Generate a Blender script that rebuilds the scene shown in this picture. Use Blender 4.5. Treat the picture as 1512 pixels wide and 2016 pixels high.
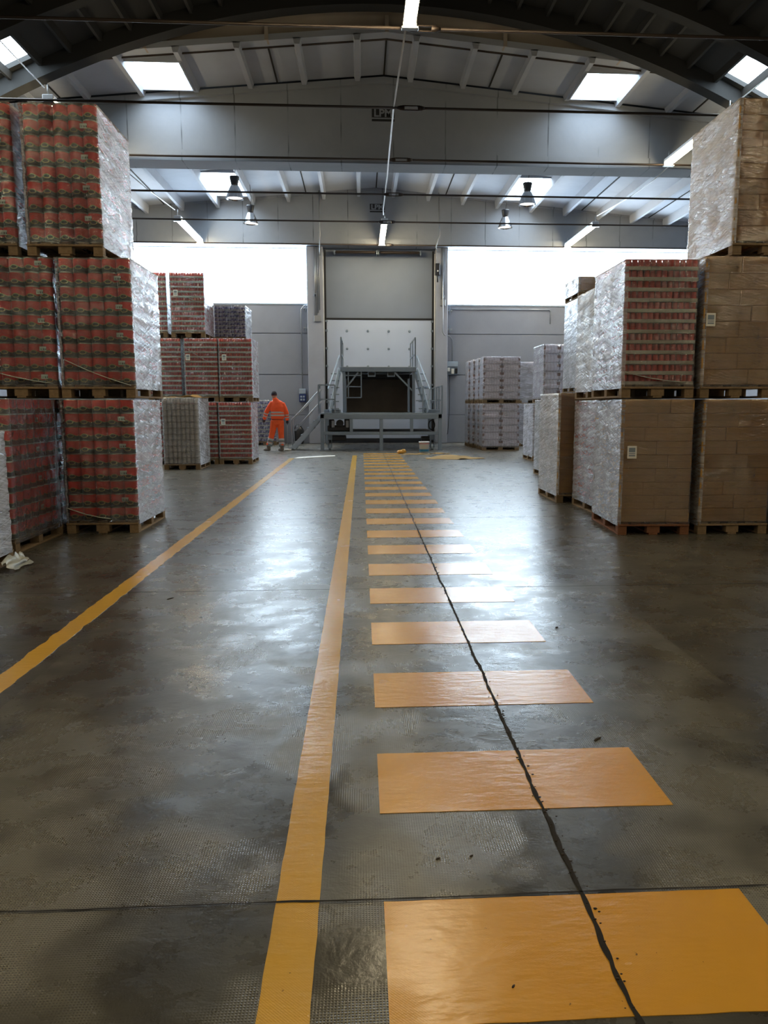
import bpy, math, random
from math import sin, cos, pi, sqrt, radians as R
from mathutils import Vector, Matrix, noise
random.seed(7)
S = bpy.context.scene
for o in list(bpy.data.objects): bpy.data.objects.remove(o)
COL = S.collection

# ------------------------------------------------------------------ camera
cam = bpy.data.cameras.new('camera'); camo = bpy.data.objects.new('camera', cam); COL.objects.link(camo)
F_PX = 1514.0
cam.sensor_fit = 'VERTICAL'; cam.sensor_height = 36.0; cam.sensor_width = 27.0
cam.lens = F_PX / 2016.0 * 36.0
cam.shift_x = -45.0 / 2016.0
cam.clip_start = 0.05; cam.clip_end = 200
camo.location = (0, 0, 1.45)
PITCH = math.atan(211.0 / F_PX); YAW = math.atan(90.0 * cos(PITCH) / F_PX)
camo.rotation_euler = (pi/2 - PITCH, 0, -YAW)
S.camera = camo

# ------------------------------------------------------------------ view, world
S.view_settings.view_transform = 'Standard'; S.view_settings.look = 'None'
S.view_settings.gamma = 1.0; S.view_settings.use_curve_mapping = False
S.view_settings.exposure = 1.05
W = bpy.data.worlds.new('world'); S.world = W; W.use_nodes = True
W.node_tree.nodes['Background'].inputs[0].default_value = (0.75, 0.86, 1.0, 1)
W.node_tree.nodes['Background'].inputs[1].default_value = 0.9
WIN_E = 10.5; SKY_E = 9.5; LAMP_E = 38.0; BELL_E = 1.0
HC = 0.6          # hall centre line x
RODZ = 7.18

# ------------------------------------------------------------------ node helpers
class NT:
    def __init__(s, name):
        s.m = bpy.data.materials.new(name); s.m.use_nodes = True
        s.t = s.m.node_tree; s.t.nodes.clear()
        s.out = s.n('ShaderNodeOutputMaterial')
    def n(s, ty, **kw):
        nd = s.t.nodes.new(ty)
        for k, v in kw.items(): setattr(nd, k, v)
        return nd
    def l(s, a, b): s.t.links.new(a, b)
    def setin(s, sock, v):
        if hasattr(v, 'is_output') or isinstance(v, bpy.types.NodeSocket): s.l(v, sock)
        elif isinstance(v, (tuple, list)) and len(v) == 3 and sock.type == 'RGBA': sock.default_value = (*v, 1)
        else: sock.default_value = v
    def obj(s): return s.n('ShaderNodeTexCoord').outputs['Object']
    def geo(s): return s.n('ShaderNodeNewGeometry').outputs['Position']
    def math(s, op, a, b=0.0, c=None, clamp=False):
        nd = s.n('ShaderNodeMath', operation=op); nd.use_clamp = clamp
        s.setin(nd.inputs[0], a); s.setin(nd.inputs[1], b)
        if c is not None: s.setin(nd.inputs[2], c)
        return nd.outputs[0]
    def sep(s, v):
        nd = s.n('ShaderNodeSeparateXYZ'); s.l(v, nd.inputs[0]); return nd.outputs
    def comb(s, x, y, z):
        nd = s.n('ShaderNodeCombineXYZ')
        for i, v in enumerate((x, y, z)): s.setin(nd.inputs[i], v)
        return nd.outputs[0]
    def scale(s, v, sc):
        nd = s.n('ShaderNodeMapping'); s.l(v, nd.inputs[0]); nd.inputs['Scale'].default_value = sc; return nd.outputs[0]
    def noise(s, v, sc, det=3, rough=0.5, dist=0.0):
        nd = s.n('ShaderNodeTexNoise'); s.l(v, nd.inputs['Vector']); nd.inputs['Scale'].default_value = sc
        nd.inputs['Detail'].default_value = det; nd.inputs['Roughness'].default_value = rough; nd.inputs['Distortion'].default_value = dist
        return nd.outputs['Fac']
    def ramp(s, f, stops):
        nd = s.n('ShaderNodeValToRGB'); s.l(f, nd.inputs[0]); cr = nd.color_ramp
        while len(cr.elements) < len(stops): cr.elements.new(0.5)
        for e, (p, c) in zip(cr.elements, stops):
            e.position = p; e.color = (*c, 1) if len(c) == 3 else c
        return nd.outputs[0]
    def mr(s, v, a, b, c, d):
        nd = s.n('ShaderNodeMapRange'); s.l(v, nd.inputs[0])
        for i, x in enumerate((a, b, c, d)): nd.inputs[i+1].default_value = x
        return nd.outputs[0]
    def mix(s, f, a, b, bt='MIX'):
        nd = s.n('ShaderNodeMix', data_type='RGBA', blend_type=bt)
        s.setin(nd.inputs[0], f); s.setin(nd.inputs[6], a); s.setin(nd.inputs[7], b); return nd.outputs[2]
    def bump(s, h, st, dist=0.01, nrm=None):
        nd = s.n('ShaderNodeBump'); s.l(h, nd.inputs['Height']); nd.inputs['Strength'].default_value = st; nd.inputs['Distance'].default_value = dist
        if nrm: s.l(nrm, nd.inputs['Normal'])
        return nd.outputs[0]
    def bsdf(s, col, rough=0.6, metal=0.0, nrm=None, spec=None, coat=None):
        p = s.n('ShaderNodeBsdfPrincipled')
        s.setin(p.inputs['Base Color'], col); s.setin(p.inputs['Roughness'], rough); s.setin(p.inputs['Metallic'], metal)
        if nrm: s.l(nrm, p.inputs['Normal'])
        if spec is not None: s.setin(p.inputs['Specular IOR Level'], spec)
        if coat is not None: p.inputs['Coat Weight'].default_value = coat
        return p.outputs[0]
    def done(s, sh): s.l(sh, s.out.inputs[0]); return s.m

def plain(name, col, rough=0.6, metal=0.0, var=0.12, sc=6.0, bmp=0.0, spec=None):
    t = NT(name); v = t.obj(); f = t.noise(v, sc, 4)
    c = t.mix(f, tuple(x*(1-var) for x in col), tuple(min(1, x*(1+var)) for x in col))
    nb = t.bump(t.noise(v, sc*8, 3), bmp, 0.004) if bmp else None
    return t.done(t.bsdf(c, rough, metal, nb, spec))
def emit(name, col, st):
    t = NT(name); e = t.n('ShaderNodeEmission'); t.setin(e.inputs[0], col); t.setin(e.inputs[1], st); return t.done(e.outputs[0])

M = {}
# floor: worn power-floated concrete with a faint embossed grid
def mk_floor():
    t = NT('concrete_floor'); v = t.geo(); x, y, z = t.sep(v)
    big = t.noise(v, 0.45, 5, 0.6); mid = t.noise(v, 2.2, 7, 0.68, 0.2); fine = t.noise(v, 40, 3)
    streak = t.noise(t.scale(v, (1.0, 1.9, 1)), 1.7, 6, 0.68, 0.3)
    c = t.ramp(t.math('ADD', t.math('MULTIPLY', big, 0.5), t.math('MULTIPLY', streak, 0.5)),
               [(0.28, (0.016, 0.0135, 0.011)), (0.50, (0.050, 0.047, 0.037)), (0.72, (0.135, 0.128, 0.10))])
    c = t.mix(0.5, c, t.ramp(mid, [(0.3, (0.014, 0.012, 0.010)), (0.68, (0.10, 0.095, 0.075))]))
    far_tone = t.math('MULTIPLY', t.mr(y, 6.5, 19.0, 0.0, 0.75), t.mr(t.noise(v, 0.8, 5, 0.65), 0.3, 0.7, 0.6, 1.0))  # floor colour turns paler, unevenly, toward the far end of the hall
    c = t.mix(far_tone, c, (0.235, 0.225, 0.20))
    sc = 2*pi/0.0085
    g = t.math('MULTIPLY', t.math('ADD', t.math('SINE', t.math('MULTIPLY', x, sc)), 1.0), t.math('ADD', t.math('SINE', t.math('MULTIPLY', y, sc)), 1.0))
    g = t.math('MULTIPLY', g, 0.27)
    band = t.math('MULTIPLY', t.math('GREATER_THAN', x, -1.75), t.math('LESS_THAN', x, 1.9))
    patch = t.mr(t.noise(v, 1.15, 3, 0.6), 0.46, 0.58, 0.0, 1.0)
    near = t.mr(y, 1.5, 9.0, 1.0, 0.15)
    gm = t.math('MULTIPLY', t.math('MULTIPLY', band, patch), near)
    c = t.mix(t.math('MULTIPLY', gm, t.mr(g, 0.35, 0.75, 0.85, 0.0)), c, t.mix(0.6, c, (0.24, 0.225, 0.17)))
    c = t.mix(t.math('MULTIPLY', gm, t.mr(g, 0.55, 0.85, 0.0, 0.85)), c, (0.015, 0.013, 0.011))
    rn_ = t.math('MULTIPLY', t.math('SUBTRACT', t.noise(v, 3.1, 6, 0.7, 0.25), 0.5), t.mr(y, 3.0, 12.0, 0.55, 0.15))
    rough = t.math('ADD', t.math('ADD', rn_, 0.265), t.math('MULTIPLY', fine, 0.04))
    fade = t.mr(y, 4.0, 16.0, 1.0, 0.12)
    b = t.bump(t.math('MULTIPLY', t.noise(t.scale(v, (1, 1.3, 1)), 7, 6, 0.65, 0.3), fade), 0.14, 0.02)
    b = t.bump(t.math('MULTIPLY', t.noise(v, 1.3, 3), fade), 0.10, 0.05, b)
    gb = t.math('MULTIPLY', g, gm)
    b = t.bump(t.math('MULTIPLY', gb, -1.0), 0.5, 0.002, b)
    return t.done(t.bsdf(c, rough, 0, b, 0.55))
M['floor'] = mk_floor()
def mk_paint(name='yellow_floor_paint', ca=(0.54, 0.26, 0.022), cb=(0.63, 0.32, 0.036)):
    t = NT(name); v = t.geo(); x, y, z = t.sep(v)
    f = t.noise(v, 3, 5, 0.6)
    c = t.mix(f, ca, cb)
    sp = t.noise(v, 55, 2); c = t.mix(t.mr(sp, 0.75, 0.80, 0, 0.8), c, (0.10, 0.05, 0.01))
    sc = 2*pi/0.0085
    g = t.math('MULTIPLY', t.math('SINE', t.math('MULTIPLY', x, sc)), t.math('SINE', t.math('MULTIPLY', y, sc)))
    gm = t.math('MULTIPLY', g, t.math('MULTIPLY', t.mr(t.noise(v, 1.15, 3, 0.6), 0.46, 0.58, 0.0, 1.0), t.mr(y, 1.5, 9.0, 1.0, 0.1)))
    b = t.bump(t.noise(t.scale(v, (1, 2.5, 1)), 11, 4), 0.12, 0.02)
    b = t.bump(gm, 0.12, 0.002, b)
    return t.done(t.bsdf(c, t.mr(t.noise(v, 4, 4), 0.3, 0.7, 0.235, 0.275), 0, b, 0.7))
M['paint'] = mk_paint()
M['linepaint'] = mk_paint('yellow_line_paint', (0.54, 0.305, 0.03), (0.62, 0.36, 0.05))
def mk_conc(name, base, seam=0.0, warm=0.0):
    t = NT(name); v = t.geo(); x, y, z = t.sep(v)
    f = t.noise(v, 0.7, 6, 0.65, 0.4)
    c = t.mix(f, tuple(b*0.78 for b in base), tuple(min(1, b*1.15) for b in base))
    if seam:
        fx = t.math('ABSOLUTE', t.math('SUBTRACT', t.math('FRACT', t.math('DIVIDE', t.math('SUBTRACT', x, HC - 0.4), seam)), 0.5))
        ln = t.math('LESS_THAN', fx, 0.012)
        msk = t.mr(t.noise(t.scale(v, (0.8, 1, 0.9)), 1.6, 2), 0.38, 0.62, 0.0, 0.75)
        c = t.mix(t.math('MULTIPLY', ln, msk), c, tuple(b*0.25 for b in base))
    return t.done(t.bsdf(c, 0.85, 0, t.bump(t.noise(v, 14, 5), 0.15, 0.01), 0.3))
M['wall'] = mk_conc('grey_precast_wall', (0.27, 0.285, 0.325))
M['beam'] = mk_conc('precast_beam_concrete', (0.25, 0.265, 0.29), 1.25)
M['roof'] = mk_conc('roof_panel_concrete', (0.36, 0.385, 0.43))
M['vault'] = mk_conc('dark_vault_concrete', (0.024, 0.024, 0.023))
M['band'] = mk_conc('vault_end_panel', (0.36, 0.31, 0.25))
M['pillar'] = mk_conc('pillar_concrete', (0.34, 0.36, 0.41))
def mk_wood(name, a, b):
    t = NT(name); v = t.obj(); f = t.noise(t.scale(v, (18, 2.5, 18)), 1.5, 5, 0.6, 0.5)
    oi = t.n('ShaderNodeObjectInfo').outputs['Random']
    c = t.mix(f, a, b); c = t.mix(t.math('MULTIPLY', oi, 0.4), c, (0.10, 0.075, 0.05))
    return t.done(t.bsdf(c, 0.8, 0, t.bump(f, 0.2, 0.004), 0.25))
M['wood'] = mk_wood('pallet_wood', (0.13, 0.085, 0.045), (0.32, 0.22, 0.12))
M['woodred'] = mk_wood('red_stained_pallet_wood', (0.15, 0.055, 0.025), (0.28, 0.12, 0.055))
def mk_cardboard(name, a, b):
    t = NT(name); v = t.obj(); f = t.noise(t.scale(v, (2, 2, 30)), 2, 3)
    oi = t.n('ShaderNodeObjectInfo').outputs['Random']
    c = t.mix(f, a, b); c = t.mix(t.math('MULTIPLY', oi, 0.25), c, tuple(x*0.75 for x in a))
    return t.done(t.bsdf(c, 0.65, 0, None, 0.35))
M['card'] = mk_cardboard('kraft_cardboard', (0.46, 0.255, 0.07), (0.56, 0.335, 0.105))
M['cardpale'] = mk_cardboard('pale_cardboard', (0.50, 0.49, 0.48), (0.62, 0.61, 0.60))
M['tray'] = mk_cardboard('tray_board', (0.50, 0.43, 0.33), (0.62, 0.55, 0.44))
M['tape'] = plain('brown_tape', (0.19, 0.12, 0.055), 0.3)
# big tomato tin label: red top, wavy border, dark base with a gold oval
def mk_tin():
    t = NT('tin_label'); v = t.n('ShaderNodeTexCoord').outputs['Object']; x, y, z = t.sep(v)
    pt = 0.155
    fx = t.math('SUBTRACT', t.math('FRACT', t.math('DIVIDE', x, pt)), 0.5)
    fy = t.math('SUBTRACT', t.math('FRACT', t.math('DIVIDE', y, pt)), 0.5)
    ang = t.math('ARCTAN2', fy, fx)
    wave = t.math('MULTIPLY', t.math('SINE', t.math('MULTIPLY', ang, 3.0)), 0.013)
    h = t.math('SUBTRACT', z, wave)
    red = t.mix(t.noise(v, 20, 3), (0.72, 0.03, 0.016), (0.88, 0.062, 0.027))
    c = t.mix(t.mr(h, 0.064, 0.067, 0, 1), (0.022, 0.026, 0.017), red)
    rim = t.math('MULTIPLY', t.math('GREATER_THAN', h, 0.062), t.math('LESS_THAN', h, 0.068))
    c = t.mix(t.math('MULTIPLY', rim, 0.8), c, (0.45, 0.33, 0.10))
    a3 = t.math('ABSOLUTE', t.math('SUBTRACT', t.math('FRACT', t.math('ADD', t.math('DIVIDE', t.math('MULTIPLY', ang, 3.0), 2*pi), 0.25)), 0.5))
    dz = t.math('DIVIDE', t.math('SUBTRACT', z, 0.055), 0.022)
    da = t.math('DIVIDE', a3, 0.26)
    r2 = t.math('ADD', t.math('MULTIPLY', dz, dz), t.math('MULTIPLY', da, da))
    c = t.mix(t.math('LESS_THAN', r2, 1.0), c, (0.42, 0.30, 0.09))
    c = t.mix(t.math('LESS_THAN', r2, 0.55), c, (0.05, 0.045, 0.02))
    oi = t.n('ShaderNodeObjectInfo').outputs['Random']
    c = t.mix(t.math('MULTIPLY', oi, 0.22), c, (0.10, 0.02, 0.012))
    return t.done(t.bsdf(c, 0.34, 0.0, None, 0.55))
M['tin'] = mk_tin()
M['steel'] = plain('tinned_steel', (0.50, 0.47, 0.40), 0.3, 0.9)
M['redcan'] = plain('red_can_paint', (0.55, 0.055, 0.035), 0.35, 0.1, 0.35, 14)
M['greycan'] = plain('pale_grey_can', (0.56, 0.53, 0.50), 0.4, 0.3, 0.25, 14)
def mk_two(name, a, b, sc, z0=0.5):
    t = NT(name); v = t.obj(); f = t.noise(t.scale(v, (1, 1, 0.5)), sc, 3, 0.6)
    return t.done(t.bsdf(t.ramp(f, [(z0-0.04, a), (z0+0.04, b)]), 0.35, 0, None, 0.5))
M['bluecan'] = mk_two('blue_can_print', (0.05, 0.045, 0.20), (0.46, 0.44, 0.60), 16)
def mk_juice():
    t = NT('lavender_bottle_pack'); v = t.obj(); x, y, z = t.sep(v)
    u = t.math('ADD', x, y)
    st = t.math('SINE', t.math('MULTIPLY', u, 75.0))
    f = t.noise(t.scale(v, (1, 1, 2.5)), 9, 4, 0.6)
    c = t.mix(f, (0.56, 0.50, 0.60), (0.92, 0.90, 0.97))
    c = t.mix(t.mr(st, 0.3, 1.0, 0, 0.3), c, (0.34, 0.20, 0.24))
    return t.done(t.bsdf(c, 0.22, 0, t.bump(f, 0.5, 0.02), 0.7))
M['juice'] = mk_juice()
M['corner'] = plain('dark_brown_corner_print', (0.22, 0.11, 0.09), 0.4)
M['white'] = plain('white_paper', (0.72, 0.70, 0.64), 0.6)
M['black'] = plain('black_ink', (0.012, 0.012, 0.012), 0.6)
def mk_label():
    t = NT('barcode_print'); v = t.obj(); x, y, z = t.sep(v)
    u = t.math('ADD', x, y)
    b = t.math('GREATER_THAN', t.math('SINE', t.math('ADD', t.math('MULTIPLY', u, 900.0), t.math('MULTIPLY', t.math('SINE', t.math('MULTIPLY', u, 330.0)), 2.5))), 0.1)
    m = t.math('MULTIPLY', b, t.math('LESS_THAN', t.math('ABSOLUTE', t.math('ADD', z, 0.006)), 0.011))
    return t.done(t.bsdf(t.mix(m, (0.60, 0.57, 0.48), (0.03, 0.03, 0.03)), 0.5))
M['barcode'] = mk_label()
# stretch film
def mk_film(name, milk, gloss, ior, seed, bs=1.0, pm=1.1, rg=0.13):
    t = NT(name); v = t.obj(); x, y, z = t.sep(v)
    u = t.math('ADD', t.math('ADD', x, y), seed)
    def streak(a, su, sv, det, dist=0.3):
        p = t.math('ADD', t.math('MULTIPLY', u, cos(a)*su), t.math('MULTIPLY', z, sin(a)*su))
        q = t.math('ADD', t.math('MULTIPLY', u, -sin(a)*sv), t.math('MULTIPLY', z, cos(a)*sv))
        return t.noise(t.comb(p, q, seed), 1.0, det, 0.6, dist)
    s1 = streak(-0.16, 2.2, 30, 4); s2 = streak(0.28, 3.0, 42, 3); s3 = streak(-0.32, 3.0, 60, 3)
    w = t.math('ADD', t.math('MULTIPLY', s1, 0.45), t.math('ADD', t.math('MULTIPLY', s2, 0.3), t.math('MULTIPLY', s3, 0.25)))
    patch = t.noise(v, 2.6, 3, 0.6)
    b = t.bump(t.math('MULTIPLY', w, t.mr(patch, 0.46, 0.60, 0.75, pm)), 0.9*min(bs, 1.1), 0.035*bs); b = t.bump(t.noise(v, 38, 3), 0.25*bs, 0.01, b)
    fr = t.n('ShaderNodeFresnel'); fr.inputs[0].default_value = ior; t.l(b, fr.inputs['Normal'])
    gl = t.n('ShaderNodeBsdfGlossy'); gl.inputs['Roughness'].default_value = rg; gl.inputs[0].default_value = (0.96, 0.97, 1, 1); t.l(b, gl.inputs['Normal'])
    tr = t.n('ShaderNodeBsdfTransparent'); tr.inputs[0].default_value = (0.95, 0.95, 0.95, 1)
    m1 = t.n('ShaderNodeMixShader'); t.l(t.math('MULTIPLY', fr.outputs[0], gloss, clamp=True), m1.inputs[0]); t.l(tr.outputs[0], m1.inputs[1]); t.l(gl.outputs[0], m1.inputs[2])
    df = t.n('ShaderNodeBsdfDiffuse'); df.inputs[0].default_value = (0.80, 0.83, 0.90, 1); t.l(b, df.inputs['Normal'])
    tl = t.n('ShaderNodeBsdfTranslucent'); tl.inputs[0].default_value = (0.8, 0.83, 0.90, 1)
    ml = t.n('ShaderNodeMixShader'); ml.inputs[0].default_value = 0.35; t.l(df.outputs[0], ml.inputs[1]); t.l(tl.outputs[0], ml.inputs[2])
    m2 = t.n('ShaderNodeMixShader')
    fac = t.math('MULTIPLY', t.mr(t.math('ADD', t.math('MULTIPLY', w, 0.7), t.math('MULTIPLY', patch, 0.3)), 0.40, 0.66, 0.25, 1.9), milk, clamp=True)
    t.l(fac, m2.inputs[0]); t.l(m1.outputs[0], m2.inputs[1]); t.l(ml.outputs[0], m2.inputs[2])
    return t.done(m2.outputs[0])
M['film'] = mk_film('clear_stretch_film', 0.04, 2.0, 1.55, 0.0, 1.3, 2.0, 0.15)
M['filmside'] = mk_film('wrinkled_stretch_film', 0.40, 1.9, 1.6, 3.0)
M['filmmid'] = mk_film('layered_stretch_film', 0.42, 1.5, 1.55, 7.0)
M['filmlav'] = mk_film('lightly_clouded_stretch_film', 0.22, 1.5, 1.55, 5.0)
M['filmmilk'] = mk_film('milky_stretch_film', 0.68, 2.3, 1.55, 11.0)
# metals etc.
M['gsteel'] = plain('grey_painted_steel', (0.21, 0.255, 0.30), 0.45, 0.1)
M['gsteel2'] = plain('light_grey_painted_steel', (0.36, 0.43, 0.50), 0.45, 0.1)
M['galv'] = plain('galvanised_pipe', (0.34, 0.35, 0.36), 0.35, 0.6)
M['rod'] = plain('rusty_dark_rod', (0.045, 0.032, 0.025), 0.5, 0.5)
M['darkpl'] = plain('black_plastic', (0.014, 0.014, 0.016), 0.4)
M['rubber'] = plain('black_rubber', (0.01, 0.01, 0.012), 0.6)
M['cable'] = plain('white_cable', (0.65, 0.66, 0.66), 0.5)
M['door'] = plain('white_door_panel', (0.50, 0.57, 0.70), 0.45, 0.0, 0.05, 1.5)
M['canvas'] = plain('grey_canvas', (0.21, 0.245, 0.31), 0.75, 0.0, 0.10, 1.2)
M['brownply'] = plain('dark_brown_panel', (0.13, 0.105, 0.085), 0.6, 0.0, 0.4, 1.5)
M['blue'] = plain('blue_control_box', (0.02, 0.045, 0.16), 0.4)
M['chrome'] = plain('polished_aluminium', (0.62, 0.63, 0.64), 0.18, 1.0)
M['orange'] = plain('hi_vis_orange_cloth', (0.95, 0.105, 0.022), 0.75, 0.0, 0.12, 9, 0.3)
M['orange2'] = plain('hi_vis_orange_trousers', (0.86, 0.11, 0.018), 0.75, 0.0, 0.15, 9, 0.3)
M['reflect'] = plain('silver_reflective_tape', (0.50, 0.46, 0.44), 0.4, 0.3)
M['reflectg'] = plain('grey_reflective_tape', (0.16, 0.20, 0.20), 0.5)
M['skin'] = plain('skin_tone', (0.42, 0.22, 0.15), 0.55)
M['boot'] = plain('dusty_boot_leather', (0.15, 0.12, 0.095), 0.8)
M['knit'] = plain('dark_knit_wool', (0.022, 0.018, 0.026), 0.9, 0, 0.3, 40, 0.5)
M['belt'] = plain('dark_red_cloth', (0.12, 0.01, 0.01), 0.8)
M['glove'] = plain('dark_work_glove', (0.035, 0.025, 0.03), 0.8)
M['kraft'] = plain('kraft_masking_paper', (0.38, 0.26, 0.12), 0.95, 0, 0.15, 5, 0, 0.1)
M['bag'] = plain('crumpled_clear_film', (0.42, 0.43, 0.38), 0.25, 0.0, 0.25, 20, 0.6)
M['crack'] = plain('dirt_filled_joint', (0.012, 0.009, 0.006), 0.95, 0, 0.4, 30)
M['crumb'] = plain('dark_grit', (0.03, 0.02, 0.012), 0.9)
M['pink'] = mk_two('pink_white_pack_print', (0.50, 0.20, 0.26), (0.72, 0.70, 0.74), 4)
M['bucketblue'] = plain('blue_bucket_print', (0.02, 0.16, 0.30), 0.4)
M['bucket'] = plain('white_bucket_plastic', (0.72, 0.74, 0.78), 0.35)

def mk_window(name, col, st):
    t = NT(name); v = t.geo(); x, y, z = t.sep(v)
    fx = t.math('FRACT', t.math('MULTIPLY', x, 2.2)); ln = t.math('LESS_THAN', fx, 0.03)
    m = t.math('MULTIPLY', ln, t.mr(t.noise(t.scale(v, (3, 1, 0.6)), 2, 2), 0.42, 0.58, 0, 0.95))
    e = t.n('ShaderNodeEmission'); e.inputs[0].default_value = (*col, 1)
    t.l(t.math('MULTIPLY', t.math('SUBTRACT', 1.0, m), st), e.inputs[1]); return t.done(e.outputs[0])
M['winpane'] = mk_window('daylit_translucent_sheet', (0.70, 0.86, 1.0), WIN_E)
M['skypane'] = emit('daylit_skylight_sheet', (0.72, 0.87, 1.0), SKY_E)
M['tube'] = emit('fluorescent_tube_glow', (1.0, 0.83, 0.53), LAMP_E)
M['bellglow'] = emit('bell_lamp_glow', (1.0, 0.95, 0.85), BELL_E)

# ------------------------------------------------------------------ mesh helper
class MB:
    def __init__(s): s.v = []; s.f = []; s.mi = []; s.sm = []
    def add(s, vs, fs, mi=0, sm=False):
        o = len(s.v); s.v += [tuple(v) for v in vs]
        for f in fs: s.f.append([i+o for i in f]); s.mi.append(mi); s.sm.append(sm)
        return s
    def box(s, x0, x1, y0, y1, z0, z1, mi=0):
        vs = [(x0,y0,z0),(x1,y0,z0),(x1,y1,z0),(x0,y1,z0),(x0,y0,z1),(x1,y0,z1),(x1,y1,z1),(x0,y1,z1)]
        return s.add(vs, [(0,3,2,1),(4,5,6,7),(0,1,5,4),(1,2,6,5),(2,3,7,6),(3,0,4,7)], mi)
    def bbox(s, x0, x1, y0, y1, z0, z1, b=0.006, mi=0):   # box with chamfered edges
        X, Y, Z = (x0,x1), (y0,y1), (z0,z1); vs = []; idx = {}
        for i in (0,1):
            for j in (0,1):
                for k in (0,1):
                    sx, sy, sz = (b if i == 0 else -b), (b if j == 0 else -b), (b if k == 0 else -b)
                    for ax in range(3):
                        p = [X[i]+sx, Y[j]+sy, Z[k]+sz]; p[ax] = (X[i], Y[j], Z[k])[ax]
                        idx[(i,j,k,ax)] = len(vs); vs.append(p)
        fs = []
        def q(ax, a):
            r = []
            o = [c for c in range(3) if c != ax]
            for (m, n) in ((0,0),(1,0),(1,1),(0,1)):
                key = [0,0,0]; key[ax] = a; key[o[0]] = m; key[o[1]] = n; r.append(idx[(*key, ax)])
            return r
        for ax in range(3):
            for a in (0,1):
                f = q(ax, a)
                flip = (a == 0) ^ (ax == 1)
                fs.append(f[::-1] if flip else f)
        for ax in range(3):      # edges parallel to ax
            o = [c for c in range(3) if c != ax]
            for m in (0,1):
                for n in (0,1):
                    k0 = [0,0,0]; k1 = [0,0,0]
                    k0[o[0]] = k1[o[0]] = m; k0[o[1]] = k1[o[1]] = n; k1[ax] = 1
                    f = [idx[(*k0, o[0])], idx[(*k1, o[0])], idx[(*k1, o[1])], idx[(*k0, o[1])]]
                    if (m ^ n) ^ (ax == 1): f = f[::-1]
                    fs.append(f)
        for i in (0,1):
            for j in (0,1):
                for k in (0,1):
                    f = [idx[(i,j,k,a)] for a in range(3)]
                    fs.append(f if (i+j+k) % 2 else f[::-1])
        return s.add(vs, fs, mi)
    def tube(s, pts, r, n=8, mi=0, cap=True, sm=True):
        pts = [Vector(p) for p in pts]; rs = r if isinstance(r, (list, tuple)) else [r]*len(pts)
        vs = []; prev = None
        for i, p in enumerate(pts):
            d = (pts[min(i+1, len(pts)-1)] - pts[max(i-1, 0)]).normalized()
            if prev is None:
                up = Vector((0,0,1)) if abs(d.z) < 0.8 else Vector((0,1,0))
                a = d.cross(up).normalized()
            else: a = (prev - d*prev.dot(d)).normalized()
            prev = a; b = d.cross(a)
            rr = rs[i]; ra, rb = rr if isinstance(rr, tuple) else (rr, rr)
            for k in range(n):
                th = 2*pi*k/n; vs.append(p + a*(ra*cos(th)) + b*(rb*sin(th)))
        fs = []
        for i in range(len(pts)-1):
            for k in range(n):
                k2 = (k+1) % n; fs.append((i*n+k, i*n+k2, (i+1)*n+k2, (i+1)*n+k))
        s.add(vs, fs, mi, sm)
        if cap:
            o = len(s.v) - len(vs)
            s.f.append([o+k for k in range(n)][::-1]); s.mi.append(mi); s.sm.append(False)
            e = o + (len(pts)-1)*n; s.f.append([e+k for k in range(n)]); s.mi.append(mi); s.sm.append(False)
        return s
    def lathe(s, prof, c=(0,0,0), n=20, mi=0, sm=True):   # prof: (r, z)
        vs = []
        for r, z in prof:
            for k in range(n):
                th = 2*pi*k/n; vs.append((c[0]+r*cos(th), c[1]+r*sin(th), c[2]+z))
        fs = [(i*n+k, i*n+(k+1) % n, (i+1)*n+(k+1) % n, (i+1)*n+k) for i in range(len(prof)-1) for k in range(n)]
        return s.add(vs, fs, mi, sm)
    def disc(s, c, r, n=20, mi=0, up=True):
        vs = [(c[0]+r*cos(2*pi*k/n), c[1]+r*sin(2*pi*k/n), c[2]) for k in range(n)]
        return s.add(vs, [list(range(n)) if up else list(range(n))[::-1]], mi)
    def ball(s, c, r, n=12, m=8, mi=0):
        rx, ry, rz = r if isinstance(r, tuple) else (r, r, r); vs = []
        for i in range(1, m):
            ph = pi*i/m
            for k in range(n): vs.append((c[0]+rx*sin(ph)*cos(2*pi*k/n), c[1]+ry*sin(ph)*sin(2*pi*k/n), c[2]+rz*cos(ph)))
        fs = [(i*n+k, (i+1)*n+k, (i+1)*n+(k+1) % n, i*n+(k+1) % n) for i in range(m-2) for k in range(n)]
        t = len(vs); vs += [(c[0], c[1], c[2]+rz), (c[0], c[1], c[2]-rz)]
        fs += [(t, k, (k+1) % n) for k in range(n)] + [(t+1, (m-2)*n+(k+1) % n, (m-2)*n+k) for k in range(n)]
        return s.add(vs, fs, mi, True)
    def mesh(s, name, mats):
        me = bpy.data.meshes.new(name); me.from_pydata(s.v, [], s.f)
        for m in (mats if isinstance(mats, (list, tuple)) else [mats]): me.materials.append(M[m])
        me.polygons.foreach_set('material_index', s.mi); me.polygons.foreach_set('use_smooth', s.sm)
        me.update(); return me
    def build(s, name, mats, parent=None, loc=None):
        return link(name, s.mesh(name, mats), parent, loc)
def link(name, me, parent=None, loc=None, rot=None):
    o = bpy.data.objects.new(name, me); COL.objects.link(o)
    if parent: o.parent = parent
    if loc is not None: o.location = loc
    if rot is not None: o.rotation_euler = rot
    return o
def tag(o, label=None, cat=None, group=None, kind=None):
    if label: o['label'] = label
    if cat: o['category'] = cat
    if group: o['group'] = group
    if kind: o['kind'] = kind
    return o
def thing(name, label, cat, loc=(0,0,0), rz=0.0, group=None):
    o = link(name, None, None, loc, (0,0,rz)); return tag(o, label, cat, group)
def bezcable(pts, r=0.01, n=6): return MB().tube(pts, r, n)

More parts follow.
